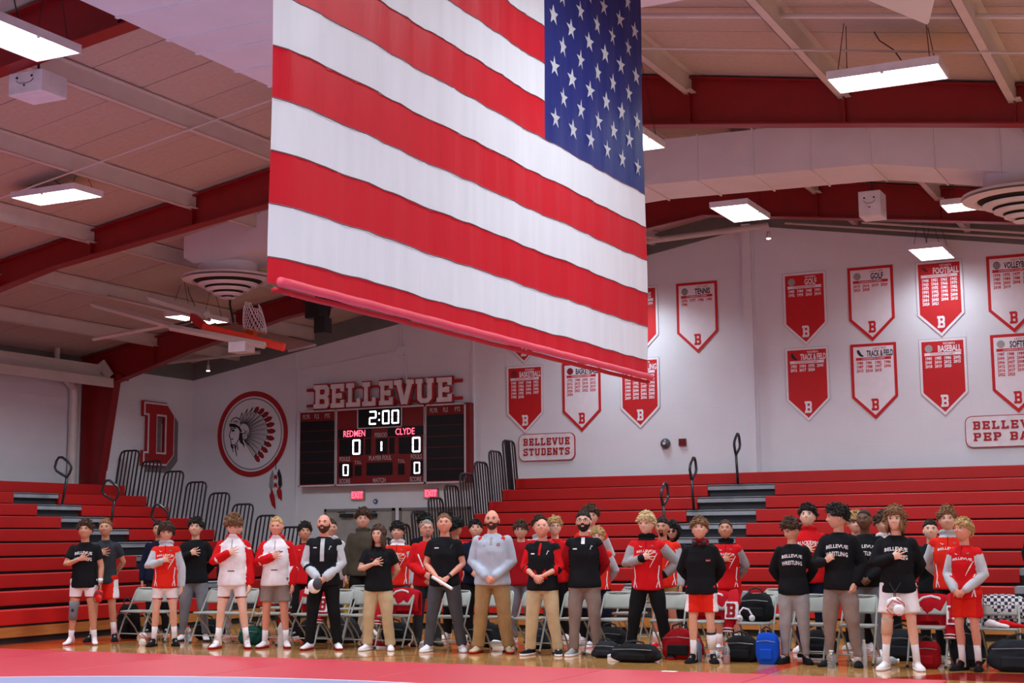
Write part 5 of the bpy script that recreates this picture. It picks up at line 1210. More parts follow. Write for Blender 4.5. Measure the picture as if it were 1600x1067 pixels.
        if 'watch' in x:
            side=g.get('watchside',1); w_,e=g['A'][side][2],g['A'][side][1]; m=MB(); m.tube([w_+(e-w_)*.06,w_+(e-w_)*.16],[.033*s,.034*s],12,ref=(0,1,0)); m.build('watch',black,root,True)
BW=[('BELLEVUE',0,1.315,.040,'white',.25),('WRESTLING',0,1.225,.050,'white',.25)]
WU=[('BELLEVUE',0,1.31,.028,'white',.24)]
person(1,-15.37,16.95,1.78,'young man in black BELLEVUE t-shirt with grey knee sleeve, hand on heart',R='heart',L='down',st=.17,b=1.08,shirt='tee',sc='black',low='singlet',lc='white',lhem='dred',hair='curly',hc='brown',skin='tan',shoe='sockfoot',sock=('white',.13),texts=BW,extra=('kneesleeve','wristband'),head=(-.05,-.2,0),hem=.82)
person(2,-15.56,17.6,1.82,'young man in dark grey t-shirt and red shorts, hand on heart',R='hearthi',L='behind',st=.16,b=1.02,shirt='tee',sc='char',low='shorts',lc='orangered',lside='white',hair='short',hc='lbrown',skin='tan',shoe='wrestle',shc='black',solec='black',sock=('white',.2),texts=[('BEACH',0.02,1.32,.035,'dred',.17)],head=(0,-.18,0))
person(3,-15.77,19.1,1.80,'person in navy jacket mostly hidden behind the boy with headphones',R='down',L='down',shirt='jacket',sc='navy',low='pants',lc='black',hair='short',hc='dark',shc='black',skin='tan')
person(4,-14.03,17.15,1.74,'boy wearing headphones in red and light grey warm-up top, hand on heart',R='heart',L='down',st=.15,b=.95,shirt='warmup',sc='orangered',sl='silver',low='singlet',lc='white',lhem='dred',hair='fringe',hc='brown',skin='fair',shoe='wrestle',shc='black',solec='black',sock=('white',.2),texts=WU,extra=('headphones',),hood=1,hcol='lgrey',head=(.1,.12,0),yaw=.1)
person(5,-14.29,18.15,1.81,'young man in black sweatshirt and grey sweatpants, hand on heart',R='hearthi',L='behind',st=.17,shirt='sweat',sc='black',low='jogger',lc='bgrey',hair='curly',hc='dark',skin='fair',head=(0,-.2,.05),shoe='sneaker',shc='white',solec='char')
person(6,-12.80,17.1,1.83,'young man looking down in white hoodie with red sleeves and white singlet',R='hearthi',L='down',st=.20,b=1.03,shirt='hoodie',sc='white',sl='red',low='singlet',lc='white',lhem='dred',hair='mop',hc='lbrown',skin='pale',head=(.1,.35,0),shoe='wrestle',shc='white',solec='dred',sock=('white',.2),hood=1,strips=[([(0,1.33),(0,1.46)],.007,'black','zipper'),([(-.045,1.04),(.045,1.04)],.012,'black','pocket_slot'),([(-.09,1.33),(-.075,1.31),(-.065,1.33)],.006,'dred','logo_mark')],lace='dred')
person(7,-14.35,19.25,1.80,'person in light sweatpants standing behind the boy who looks down',R='down',L='behind',shirt='sweat',sc='black',low='jogger',lc='grey',hair='short',hc='brown',shc='taupe')
person(8,-12.28,17.4,1.81,'blond young man in white hoodie with red sleeves and grey shorts',R='heart',L='down',st=.15,b=1.05,shirt='hoodie',sc='white',sl='red',low='shorts',lc='taupe',hair='crop',hc='blond',skin='ruddy',head=(0,-.05,0),shoe='sneaker',shc='white',solec='dred',sock=('white',.16),hood=1,strips=[([(0,1.33),(0,1.46)],.007,'black','zipper'),([(-.045,1.06),(.045,1.06)],.012,'black','pocket_slot'),([(.06,1.31),(.11,1.31)],.014,'char','crest'),([(-.09,1.31),(-.075,1.29),(-.065,1.31)],.006,'dred','logo_mark')])
person(9,-13.09,19.3,1.73,'dark-haired person in red jacket with dark collar between the two hoodies and the bald coach',R='down',L='behind',shirt='warmup',sc='red',low='pants',lc='black',hair='curly',hc='dark',skin='tan',collar='black',head=(.3,-.2,0),shc='black')
person(10,-11.45,17.35,1.84,'bald bearded coach in black vest over a grey sweatshirt, hands clasped',R='clasp',L='clasp',st=.19,b=1.12,shirt='vest',sc='black',sl='lgrey',low='pants',lc='black',hair='bald',hc='brown',skin='ruddy',beard='full',head=(-.1,-.2,0),shc='white',solec='dred',strips=[([(0,1.16),(0,1.46)],.055,'lgrey','shirt_front'),([(-.125,1.34),(-.075,1.34)],.014,'white','name_patch'),([(-.12,1.333),(-.08,1.333)],.007,'dred','name_patch'),([(.09,1.31),(.105,1.36),(.12,1.35)],.01,'lgrey','crest')])
person(11,-13.13,20.1,1.80,'person in pale hooded top hidden behind the bald coach in the grey sleeves',shirt='hoodie',sc='white',hood=1,hair='short',hc='brown',low='pants',lc='char',head=(.3,-.1,0))
person(12,-12.60,20.2,1.94,'tall curly-haired young man in olive hoodie in front of the left door',R='down',L='down',shirt='hoodie',sc='olive',low='pants',lc='black',hair='curly',hc='brown',skin='fair',hood=1,head=(.05,-.1,0),yaw=.1)
person(13,-10.66,17.5,1.67,'long-haired person in black polo and khaki trousers, hand on heart',R='heart',L='behind',st=.17,b=1.12,shirt='polo',sc='black',low='khaki',lc='khaki',hair='long',hc='brown',skin='fair',head=(-.15,-.12,0),shc='white',strips=[([(-.10,1.305),(-.05,1.305)],.018,'dred','name_patch')],yaw=-.08)
person(14,-11.25,19.0,1.72,'young man in red and white hooded warm-up and grey jeans, hand on heart',R='heart',L='down',shirt='warmup',sc='orangered',sl='lgrey',low='pants',lc='jean',hair='fringe',hc='dark',skin='fair',hood=1,hcol='white',texts=WU,head=(0,-.15,0))
person(15,-10.47,18.5,1.75,'older man with glasses and grey beard in red jacket and dark trousers',R='claspup',L='clasp',st=.14,b=1.05,shirt='jacket',sc='red',low='pants',lc='char',hair='crop',hc='grey',skin='ruddy',beard='goatee',glasses='clear',head=(.15,-.2,0),shoe='boot',shc='olive',solec='black',strips=[([(-.13,1.30),(-.06,1.12),(-.03,.98)],.02,'white','stripe'),([(0,.9),(0,1.45)],.008,'black','zipper')],yaw=.15)
person(16,-9.69,17.6,1.82,'coach in black polo and dark grey trousers holding a rolled paper',R='clasp',L='clasp',st=.22,b=1.1,shirt='polo',sc='black',low='pants',lc='dgrey',hair='crop',hc='lbrown',skin='ruddy',head=(.05,-.2,0),shc='white',strips=[([(-.12,1.34),(-.06,1.34)],.016,'white','name_patch'),([(-.115,1.334),(-.065,1.334)],.008,'dred','name_patch'),([(.09,1.33),(.105,1.38),(.12,1.37)],.01,'dgrey','crest')],extra=('watch',))
person(17,-11.41,20.1,1.84,'person with black bushy hair peeping over the man with glasses and grey beard',shirt='jacket',sc='black',low='pants',lc='black',hair='curly',hc='black',skin='tan')
person(18,-10.77,19.9,1.77,'dark-haired person in red jacket with grey shoulders behind the coach with the paper',shirt='warmup',sc='red',sl='grey',low='pants',lc='black',hair='curly',hc='black',skin='tan',head=(2.4,0,0))
person(19,-10.26,19.6,1.75,'dark-haired person in navy sweater behind the tall bearded coach',R='claspup',L='behind',shirt='sweat',sc='navy',low='pants',lc='black',hair='curly',hc='dark',skin='fair',head=(.1,-.25,0))
person(20,-8.98,17.62,1.865,'tall bald bearded coach in light grey top with red shoulder bars and tan trousers',R='clasp',L='clasp',st=.19,b=1.18,shirt='qzip',sc='skyg',low='khaki',lc='tan',hair='bald',hc='brown',skin='ruddy',beard='full',bc='brown',head=(0,-.12,0),shc='khaki',solec='dred',shoulder='orangered',strips=[([(0,1.34),(0,1.44)],.03,'grey','collar_placket'),([(.075,1.345),(.11,1.345)],.03,'dred','round_crest'),([(.083,1.345),(.102,1.345)],.014,'skyg','round_crest'),([(-.10,1.34),(-.09,1.33),(-.075,1.34)],.006,'orangered','logo_mark')])
person(21,-9.47,19.5,1.72,'boy with glasses and brown fringe behind the coach in grey',shirt='jacket',sc='dred',sl='char',low='pants',lc='bgrey',hair='fringe',hc='brown',skin='fair',glasses='clear',head=(.0,-.1,0))
person(22,-9.36,19.9,1.79,'dark-haired boy in red and charcoal letter jacket behind the two coaches',R='clasp',L='clasp',shirt='jacket',sc='red',sl='char',low='jogger',lc='bgrey',hair='swept',hc='brown',skin='fair',hood=1,hcol='lgrey',head=(.1,-.2,0),texts=[('B',.09,1.27,.10,'white',.08)])
person(23,-8.19,17.5,1.74,'bald clean-shaven coach in black vest with red sleeves and khaki trousers',R='claspup',L='claspup',st=.19,b=1.08,shirt='vest',sc='black',sl='red',rolled=1,low='khaki',lc='khaki',hair='bald',hc='grey',skin='ruddy',head=(.2,-.35,0),shc='black',solec='white',strips=[([(-.01,1.30),(0,1.46)],.03,'red','shirt_front'),([(-.13,1.32),(-.075,1.32)],.016,'white','name_patch'),([(.09,1.31),(.105,1.36),(.12,1.35)],.01,'lgrey','crest')],yaw=-.15)
person(24,-9.25,20.2,1.77,'blond boy with glasses in a red top behind the bald coach in red sleeves',shirt='sweat',sc='red',low='pants',lc='black',hair='curly',hc='blond',skin='pale',glasses='clear',head=(.3,-.2,0))
person(25,-7.65,17.6,1.82,'coach with glasses and black beard in black vest with red sleeves and taupe trousers',R='behind',L='behind',st=.15,b=1.05,shirt='vest',sc='black',sl='dred',low='pants',lc='taupe',hair='short',hc='dark',skin='fair',beard='full',glasses='clear',head=(0,-.2,0),shc='grey',solec='white',collar='dred',strips=[([(0,1.38),(0,1.46)],.045,'white','shirt_front'),([(-.13,1.32),(-.075,1.32)],.016,'white','name_patch'),([(.09,1.31),(.105,1.36),(.12,1.35)],.01,'lgrey','crest')])
person(26,-8.45,19.7,1.92,'tall curly-haired young man in red and grey warm-up behind the coach with glasses',R='behind',L='behind',shirt='warmup',sc='orangered',sl='silver',low='pants',lc='black',hair='curly',hc='brown',skin='fair',collar='white',head=(.15,-.1,0))
person(27,-8.05,19.0,1.61,'short blond person in red and grey warm-up behind the coach in taupe trousers',R='behind',L='behind',shirt='warmup',sc='orangered',sl='silver',low='pants',lc='navy',hair='fringe',hc='blond',skin='fair',hem=.86)
person(28,-6.75,17.5,1.78,'blond young man in red and grey warm-up top and black trousers, hand on hip',R='heart',L='hip',st=.24,b=1.05,shirt='warmup',sc='red',sl='grey',low='pants',lc='black',hair='fringe',hc='lblond',skin='pale',head=(-.25,-.05,0),shc='black',solec='dred',collar='black',hood=1,hcol='black',texts=WU,cuff=1)
person(29,-7.10,19.0,1.74,'bearded dark-haired young man in red and grey warm-up and khaki shorts',R='down',L='down',b=1.15,shirt='warmup',sc='orangered',sl='silver',low='shorts',lc='tan',hair='short',hc='dark',skin='tan',beard='goatee',head=(-.1,-.1,0),shoe='sneaker',shc='red',sock=('white',.15))
person(30,-7.21,19.7,1.69,'person in black hood and dark glasses, hand on heart',R='heart',L='down',shirt='hoodie',sc='black',low='pants',lc='black',hair='fringe',hc='dark',skin='fair',glasses='dark',extra=('hoodup',),head=(-.1,-.0,0))
person(31,-5.93,17.15,1.70,'boy in black hoodie with red lining and red shorts, hands behind back',R='behind',L='behind',st=.12,b=1.0,shirt='hoodie',sc='black',low='shorts',lc='orangered',lside='white',hair='fringe',hc='lbrown',skin='fair',head=(0,-.25,0),shoe='wrestle',shc='black',solec='black',sock=('white',.2),hood=1,collar='dred',extra=('neckphones','shinwrap'),strips=[([(.075,1.27),(.135,1.27)],.03,'dred','crest'),([(.08,1.262),(.13,1.262)],.008,'lgrey','crest')])
person(32,-6.21,19.0,1.70,'short-haired young man in red and grey warm-up and red shorts, hand on heart',R='heart',L='behind',shirt='warmup',sc='red',sl='grey',low='shorts',lc='red',hair='crop',hc='brown',skin='tan',collar='black',hood=1,hcol='black',texts=WU,cuff=1,head=(0,-.25,0),sock=('white',.15))
person(33,-4.87,17.4,1.68,'boy looking down to the side in black BELLEVUE sweatshirt and grey sweatpants',R='behind',L='behind',st=.13,b=.98,shirt='sweat',sc='black',low='jogger',lc='grey',hair='curly',hc='brown',skin='fair',head=(-.75,.35,0),shc='black',solec='black',texts=BW)
person(34,-5.15,19.2,1.87,'dark-haired young man in bright red BUCKEYES hoodie and jeans',R='heart',L='down',shirt='hoodie',sc='red',low='pants',lc='navy',hair='swept',hc='dark',skin='pale',hood=1,head=(-.1,-.3,0),texts=[('BUCKEYES',0,1.31,.05,'white',.26)])
person(35,-4.27,17.25,1.83,'young man in black sweatshirt and slides turning his head to the left',R='fist',L='pocket',st=.16,b=1.0,shirt='sweat',sc='black',low='jogger',lc='taupe',hair='curly',hc='dark',skin='fair',head=(-1.25,0,0),shoe='slide',shc='black',solec='black',sock=('white',.06),texts=BW,yaw=-.2)
person(36,-4.31,18.75,1.81,'dark-skinned young man in black BELLEVUE sweatshirt and grey trousers',R='clasp',L='clasp',b=1.1,shirt='sweat',sc='black',low='pants',lc='bgrey',hair='buzz',hc='black',skin='brown',head=(-.15,-.1,0),texts=BW)
person(37,-4.67,19.8,1.77,'blond person with dark headband behind the two young men in black',shirt='sweat',sc='black',low='pants',lc='black',hair='mop',hc='blond',skin='pale',extra=('headband',),head=(.2,-.1,0))
person(38,-3.56,17.0,1.79,'shaggy-haired young man in black BELLEVUE sweatshirt and white shorts, hand on heart',R='heart',L='behind',st=.17,b=1.03,shirt='sweat',sc='black',low='shorts',lc='white',hair='shag',hc='lbrown',skin='pale',head=(-.1,-.1,0),shoe='sneaker',shc='white',solec='white',sock=('white',.2),texts=BW,extra=('kneewrap',))
person(39,-4.25,19.55,1.76,'person with brown curls and white hood hidden behind the shaggy-haired young man',shirt='hoodie',sc='maroon',hood=1,hcol='white',low='pants',lc='black',hair='curly',hc='brown',head=(.5,0,0))
person(40,-3.51,18.8,1.66,'short dark-haired person in plain black sweater, hand on chest',R='heart',L='down',shirt='sweat',sc='black',low='pants',lc='black',hair='short',hc='dark',skin='pale',head=(.1,-.2,0))
person(41,-3.19,18.15,1.79,'tall blond young man in red and grey warm-up with grey hood at the right',R='behind',L='behind',shirt='warmup',sc='orangered',sl='silver',low='pants',lc='black',hair='curly',hc='lbrown',skin='fair',hood=1,hcol='lgrey',texts=WU,head=(.05,-.15,0))
person(42,-2.85,17.2,1.65,'boy at the far right in red and grey warm-up and red shorts, hands clasped',R='clasp',L='clasp',st=.10,b=.95,shirt='warmup',sc='red',sl='silver',low='shorts',lc='orangered',lside='red',hair='fringe',hc='blond',skin='ruddy',head=(-.3,-.3,0),shoe='wrestle',shc='black',solec='black',lace='red',sock=('white',.22),texts=WU,yaw=-.35,collar='red')
finish_people()
def at_person(pid,x,y,z):
    g=[q for q in PEOPLE if q['pid']==pid][0]; s=g['s']; a=g['yaw']; c_,s_=math.cos(a),math.sin(a)
    return (g['X']+s*(x*c_-y*s_),g['Y']+s*(x*s_+y*c_),z*s)
# ================================================================== CHAIRS, BAGS AND SMALL THINGS
chm=mat('chair_grey_paint',srgb(158,160,154),.38,var=.04,vscale=5,spec=.5)
def make_chair():
    root=empty('folding_chair',(0,0,0))
    for s in(-1,1):
        m=MB(); m.tube([(s*.215,-.24,.0),(s*.215,-.10,.30),(s*.205,.02,.50),(s*.195,.15,.74)],.0125,8); m.build('front_leg',chm,root,'auto')
        m=MB(); m.tube([(s*.185,.24,.0),(s*.185,.12,.18),(s*.185,-.14,.42)],.0125,8); m.build('rear_leg',chm,root,'auto')
        m=MB(); m.tube([(s*.215,-.245,.0),(s*.215,-.235,.02)],.018,8); m.tube([(s*.185,.245,.0),(s*.185,.235,.02)],.018,8); m.build('foot_cap',dark,root)
    m=MB(); m.tube([(-.195,.15,.74),(-.17,.17,.775),(0,.175,.78),(.17,.17,.775),(.195,.15,.74)],.0125,8); m.build('top_rail',chm,root,'auto')
    for y,z,w_ in((-.19,.11,.215),(.19,.10,.185),(.21,.05,.185)): 
        if z==.05: continue
        m=MB(); m.tube([(-w_,y,z),(w_,y,z)],.008,6); m.build('brace',chm,root)
    m=MB(); P=rrect(.40,.40,.06,4)
    m.rings([[(x,y-.04,.425) for x,y in P],[(x*1.02,y*1.02-.04,.44) for x,y in P],[(x*.99,y*.99-.04,.452) for x,y in P]]); m.build('seat',chm,root,'auto')
    n=9; V=[]; m=MB()
    for k,(z,yo) in enumerate(((.575,.075),(.60,.078),(.755,.155),(.772,.17))):
        for i in range(n):
            t=i/(n-1)*2-1; x=t*(.185 if 0<k<3 else .175); V.append((x,yo+.03*(1-t*t)*1.0-.012,z))
    F=[(k*n+i,k*n+i+1,(k+1)*n+i+1,(k+1)*n+i) for k in range(3) for i in range(n-1)]
    m.add(V,F); o=m.build('backrest',chm,root,True); sd=o.modifiers.new('thick','SOLIDIFY'); sd.thickness=.014
    return root
proto=make_chair(); used_=False
ordn=['first','second','third','fourth','fifth','sixth','seventh','eighth','ninth','tenth','eleventh','twelfth','thirteenth','fourteenth','fifteenth','sixteenth','seventeenth','eighteenth','nineteenth','twentieth','twenty-first']
ROW1=[-15.2,-14.75,-13.82,-13.3,-12.72,-12.1,-11.66,-11.2,-10.66,-9.78,-9.12,-8.58,-7.96,-7.40,-6.66,-6.08,-5.46,-4.78,-4.18,-3.35,-2.57]
def yl(X): return 18.17-(0.36*min(1,max(0,(X+6.3)/2.5)))
def put_chair(x,y,rz,label,group):
    global used_
    c=proto if not used_ else copy_tree(proto); used_=True
    c.location=(x,y,0.001); c.rotation_euler=(0,0,rz); tag(c,label,'chair',group); return c
CH=[]
for i,x in enumerate(ROW1):
    y=yl(x)-.18; CH.append((x,y)); put_chair(x,y,random.uniform(-.05,.05),'grey metal folding chair in the front row, %s from its left end'%ordn[i],'front row of folding chairs')
for i,x in enumerate([-13.75,-12.35,-7.8,-6.6,-5.7,-3.55]):
    put_chair(x,19.55+.06*(i%2),random.uniform(-.06,.06),'grey metal folding chair in the second row, %s from its left end'%ordn[i],'second row of folding chairs')
# letter jackets hung over chair backs
def jacket(ci,label,col,side=1,B=True,plaid=False,long_=.0):
    x,y=CH[ci]; root=empty('draped_jacket',(x,y,0),label=label,cat='jacket')
    m=MB(); n=16; R_=[]
    for t in np.linspace(-1,1,15):
        xx=t*.27; top=.815-.05*abs(t)**3; lowf=.50-.10*(1 if t*side>.3 else 0)-long_; lowb=.44
        w_=.012*math.sin(t*11)
        R_.append([(xx,.115+w_,lowf),(xx,.10+w_,.62),(xx,.13+w_*.5,.76),(xx,.165,top),(xx,.225,top-.01),(xx,.24+w_,.62),(xx,.22,lowb),(xx,.20,lowb),(xx,.205,.62),(xx,.19,top-.035),(xx,.16,.745),(xx,.125+w_,.62),(xx,.135+w_,lowf)])
    m.rings(R_); o=m.build('body',col,root,'auto')
    m=MB(); sx=side*.24
    m.tube([(sx,.14,.80),(sx+side*.05,.02,.66),(sx+side*.04,-.08,.50),(sx+side*.0,-.12,.36-long_)],[(.03,.07),(.035,.085),(.035,.08),(.03,.06)],12,ref=(0,1,0),round_=True); m.build('sleeve',col,root,True)
    if not plaid:
        m=MB()
        for q in(.0,.035): m.tube([(sx,-.115,.37-q-long_),(sx,-.118,.358-q-long_)],[(.036,.066)]*2,12,ref=(0,1,0))
        m.build('cuff_stripe',signwhite,root)
        m=MB()
        m.tube([(-.17,.128,.70),(-.09,.128,.765),(0,.135,.785),(.09,.128,.765),(.17,.128,.70)],[(.014,.006)]*5,8,ref=(0,0,1)); m.build('collar_stripe',signwhite,root)
    if B:
        P,w_=slab_word('B',.17,.1,.22,.95); P2,_=slab_word('B',.15,.1,.17,.95)
        cx=sx+side*.06; fr_=lambda u,v,d:(cx+(u)*1.0,-.15-d+.2*(v)+.02,.50+v)
        m=MB(); m.prism([(-.085,-.02),(.075,-.02),(.085,.03),(.085,.15),(.07,.19),(-.085,.19)],fr_,.01); m.build('letter_patch',signwhite,root)
        m=MB()
        for p in P: m.prism([(a-.01,b) for a,b in p],lambda u,v,d:fr_(u,v,d+.0105),.003)
        m.build('letter',signred,root)
    return root
jr=cloth('jacket_red',srgb(176,22,34))
jacket(5,'red letter jacket with a white B hung on the chair left of the bald coach',jr)
jacket(8,'plain red jacket bundled on the chair behind the long-haired person',jr,-1,False)
jacket(15,'red letter jacket with a white B slipping off the chair beside the shin wrap',jr,1)
jacket(19,'red letter jacket with white B on the chair next to the plaid shirt',jr,1)
pl=mat('plaid_cloth',srgb(200,198,204),.9); nt=pl.node_tree; tc=nt.nodes.new('ShaderNodeTexCoord'); ck=nt.nodes.new('ShaderNodeTexChecker'); ck.inputs['Scale'].default_value=26; ck.inputs[1].default_value=(*srgb(214,210,216),1); ck.inputs[2].default_value=(*srgb(44,48,66),1); nt.links.new(tc.outputs['Object'],ck.inputs[0]); nt.links.new(ck.outputs[0],nt.nodes['Principled BSDF'].inputs['Base Color'])
jacket(20,'blue and white checked shirt draped over the chair at the right edge',pl,-1,False,True,-.05)
def bag(x,y,w_,d,h,col,label,name='sports_bag',soft=.25,seed=0,z=0,rz=0,straps=True,cat='bag',trim=None):
    r=np.random.RandomState(seed+3); root=empty(name,(x,y,z),rz,label=label,cat=cat); m=MB(); R_=[]; n=40
    ph=r.rand(8)*6
    for k in range(15):
        t=k/14; zz=h*t; f=(1-(abs(2*t-1))**4*.35)*(1-soft*t*t)
        ring=[]
        for j in range(n):
            a=2*math.pi*j/n; ca,sa=math.cos(a),math.sin(a); e=.55; q2=soft*(.05*math.sin(11*a+ph[4]+7*t)+.06*math.sin(17*t+ph[5]+2*a)+.04*math.sin(19*a-23*t+ph[6])); X_=math.copysign(abs(ca)**e,ca); Y_=math.copysign(abs(sa)**e,sa)
            q=1+q2+.06*math.sin(3*a+ph[0]+5*t)*(soft*4)+.04*math.sin(7*a+ph[1]-9*t)*(soft*4)
            ring.append((X_*w_/2*f*q,Y_*d/2*f*q,zz+.02*soft*4*h*math.sin(2*a+ph[2])*t))
        R_.append(ring)
    m.rings(R_); m.build('body',col,root,'auto')
    if straps:
        m=MB(); m.tube([(-w_*.22,-d*.2,h*.9),(-w_*.18,-d*.2,h*1.12),(0,-d*.2,h*1.2),(w_*.18,-d*.2,h*1.12),(w_*.22,-d*.2,h*.9)],[(.012,.004)]*5,6,ref=(0,0,1)); m.build('handle',dark,root)
        m=MB(); m.tube([(-w_*.40,-d*.49,h*.72),(0,-d*.505,h*.76),(w_*.40,-d*.49,h*.72)],.005,5); m.build('zipper',mat('zip_metal',srgb(120,120,124),.4,metal=.6),root)
        m=MB(); m.box((-w_*.28,-d*.5-.02,h*.15),(w_*.28,-d*.40,h*.5)); bevel(m.build('front_pocket',trim or col,root),.02,3)
    return root
bk=cloth('bag_black',(.012,.012,.014)); bk2=cloth('bag_charcoal',srgb(40,42,48)); blue_=cloth('bag_blue',srgb(24,74,190)); redb=cloth('bag_red',srgb(140,18,26)); grn=cloth('bag_green',srgb(24,66,58)); pink=cloth('bag_pink',srgb(214,96,120))
bag(-15.62,18.25,.34,.26,.52,bk,'black backpack on the floor left of the first chair','backpack',.2,1)
bag(-15.95,18.45,.26,.2,.2,pink,'small pink bag on the floor by the left backpack','pouch',.3,2,straps=False)
bag(-12.98,17.85,.42,.3,.26,grn,'dark green bag under the chairs behind the blond young man in grey shorts','duffel_bag',.3,3)
bag(-6.72,17.0,.62,.30,.21,bk,'black sports bag between the legs of the blond young man with hand on hip','duffel_bag',.22,4)
bag(-6.35,17.6,.5,.34,.36,redb,'dark red and black bag right of the blond young man with hand on hip','duffel_bag',.3,5,trim=bk)
bag(-5.55,17.5,.46,.3,.3,bk,'black bag under the chair with headphones','duffel_bag',.3,6)
bag(-5.16,17.25,.28,.16,.36,blue_,'bright blue cooler bag on the floor','cooler_bag',.05,7)
bag(-3.33,17.32,.30,.20,.30,redb,'dark red cooler bag under the chair with the letter jacket','cooler_bag',.05,8)
bag(-2.3,17.3,.75,.36,.34,bk2,'large black sports bag at the right edge of the floor','duffel_bag',.2,9)
bag(-2.95,17.75,.4,.3,.5,bk2,'charcoal backpack behind the boy at the far right','backpack',.2,10)
bag(-7.3,17.45,.36,.22,.2,bk2,'crumpled dark bag beside the coach with glasses and black beard','pouch',.35,11)
for i,(x,y,c_,l) in enumerate(((-14.3,18.55,bk,'black bag behind the first chairs'),(-12.4,18.55,bk,'black bag on the floor behind the chair with the red letter jacket'),(-11.9,18.6,bk2,'dark bag behind the bald coach in the grey sleeves'),(-11.0,18.55,bk,'black bag behind the long-haired person'),(-9.6,18.6,bk,'black bag behind the tall bearded coach'),(-8.75,18.6,bk2,'dark bag under the chairs behind the bald coach with red sleeves'),(-7.7,18.6,bk,'black bag behind the coach in taupe trousers'),(-4.85,18.35,bk,'black bag behind the chair left of the young man in slides'),(-3.8,18.3,bk2,'dark bag behind the shaggy-haired young man'))):
    bag(x,y,.46,.3,.3+.03*(i%3),c_,l,'duffel_bag',.28,20+i)
# gear heaped on the chair right of the shin-wrap boy
x,y=CH[16]
bag(x-.02,y+.06,.42,.24,.34,bk,'black backpack propped on the chair seat beside the B jacket','backpack',.25,31,z=.455)
bag(x-.2,y+.19,.14,.2,.36,cloth('bag_lgrey',srgb(130,130,138)),'grey jacket bundle at the left side of the backpack chair','bundle',.3,32,z=.45,straps=False,cat='jacket')
root=empty('headphones',(x-.1,y-.17,.455),.6,label='white over-ear headphones lying on the chair seat',cat='headphones')
m=MB(); m.tube([(-.07,0,.04),(-.075,.0,.12),(-.03,.0,.17),(.04,0,.15),(.08,0,.08),(.085,0,.03)],[(.012,.006)]*6,6); m.build('headband',housing,root,True)
for sx in(-.075,.08): m=MB(); m.lathe([(0,.02),(.03,.02),(.04,0),(.03,-.02),(0,-.02)],(sx,0,.045),14,ax='y'); m.build('ear_cup',housing,root,True)
x,y=CH[20]; 
for k,(dx_,c_) in enumerate(((-.05,'white'),(.1,'red'))):
    root=empty('wrestling_shoe',(x+dx_,y-.12,.455),1.2+k*.5,label='%s wrestling shoe lying on the right edge chair'%c_,cat='shoe')
    m=MB(); R_=[[(w_*math.cos(t),yy,h*.5+h*.5*math.sin(t)) for t in[2*math.pi*j/12 for j in range(12)]] for yy,w_,h in((.09,.03,.07),(.05,.04,.09),(0,.042,.08),(-.08,.045,.055),(-.15,.04,.04),(-.18,.02,.03))]; m.rings(R_); m.build('upper',cm_(c_),root,True)
    m=MB(); m.tube([(-.02,-.03,.08),(.02,-.05,.08),(-.02,-.07,.07),(.02,-.09,.065)],.004,5); m.build('laces',cm_('black' if c_=='red' else 'red'),root)
# bottles
clear=mat('bottle_plastic',srgb(220,226,232),.12,spec=.5,trans=.85); lid_o=mat('cap_orange',srgb(230,90,36),.4); wl=mat('tumbler_white',srgb(226,224,228),.3)
def bottle(x,y,label,h=.22,r=.035,cap=None,body=None,fill=None,tilt=0):
    root=empty('bottle',(x,y,0),label=label,cat='bottle')
    if tilt: root.rotation_euler=(0,tilt,.4); root.location=(x,y,r)
    m=MB(); m.lathe([(0,0),(r*.9,0),(r,.01),(r,h*.35),(r*.88,h*.45),(r,h*.55),(r,h*.72),(r*.45,h*.9),(r*.42,h*.94)],n=16); m.build('body',body or clear,root,'auto')
    if fill: m=MB(); m.lathe([(0,.005),(r*.86,.005),(r*.86,h*.4),(0,h*.4)],n=14); m.build('drink',fill,root)
    m=MB(); m.lathe([(0,h*.92),(r*.5,h*.92),(r*.5,h),(0,h)],n=12); m.build('cap',cap or wl,root)
bottle(-14.12,17.8,'clear bottle with red cap by the grey sweatpants at the left',.25,.05,mat('cap_red',srgb(200,30,30),.4))
bottle(-12.42,17.75,'tall white tumbler with dark red lid behind the grey shorts',.36,.055,mat('cap_dred',srgb(120,20,30),.4),wl)
bottle(-6.03,17.3,'pale blue bottle with red cap beside the white shin wrap',.27,.035,lid_o,mat('bottle_blue',srgb(150,190,226),.15,trans=.6))
bottle(-5.62,17.1,'clear sports drink bottle with orange cap on the floor',.25,.042,lid_o,clear,mat('drink_pink',srgb(210,110,110),.3))
bottle(-3.95,17.5,'grey bottle lying on the floor left of the white shoes',.26,.05,wl,mat('bottle_grey',srgb(170,174,180),.3),tilt=1.57)
bottle(-4.33,16.95,'clear plastic bottle standing between the black slides',.2,.05)
bottle(-4.05,17.35,'slim white plastic bottle behind the right slide',.3,.035,wl,mat('bottle_milk',srgb(214,216,222),.3,trans=.3))
bottle(-12.0,18.9,'clear bottle under the chairs behind the bald coach',.24,.04)
bottle(-8.2,18.6,'white bottle under the chairs by the khaki trousers',.26,.045,wl,wl)
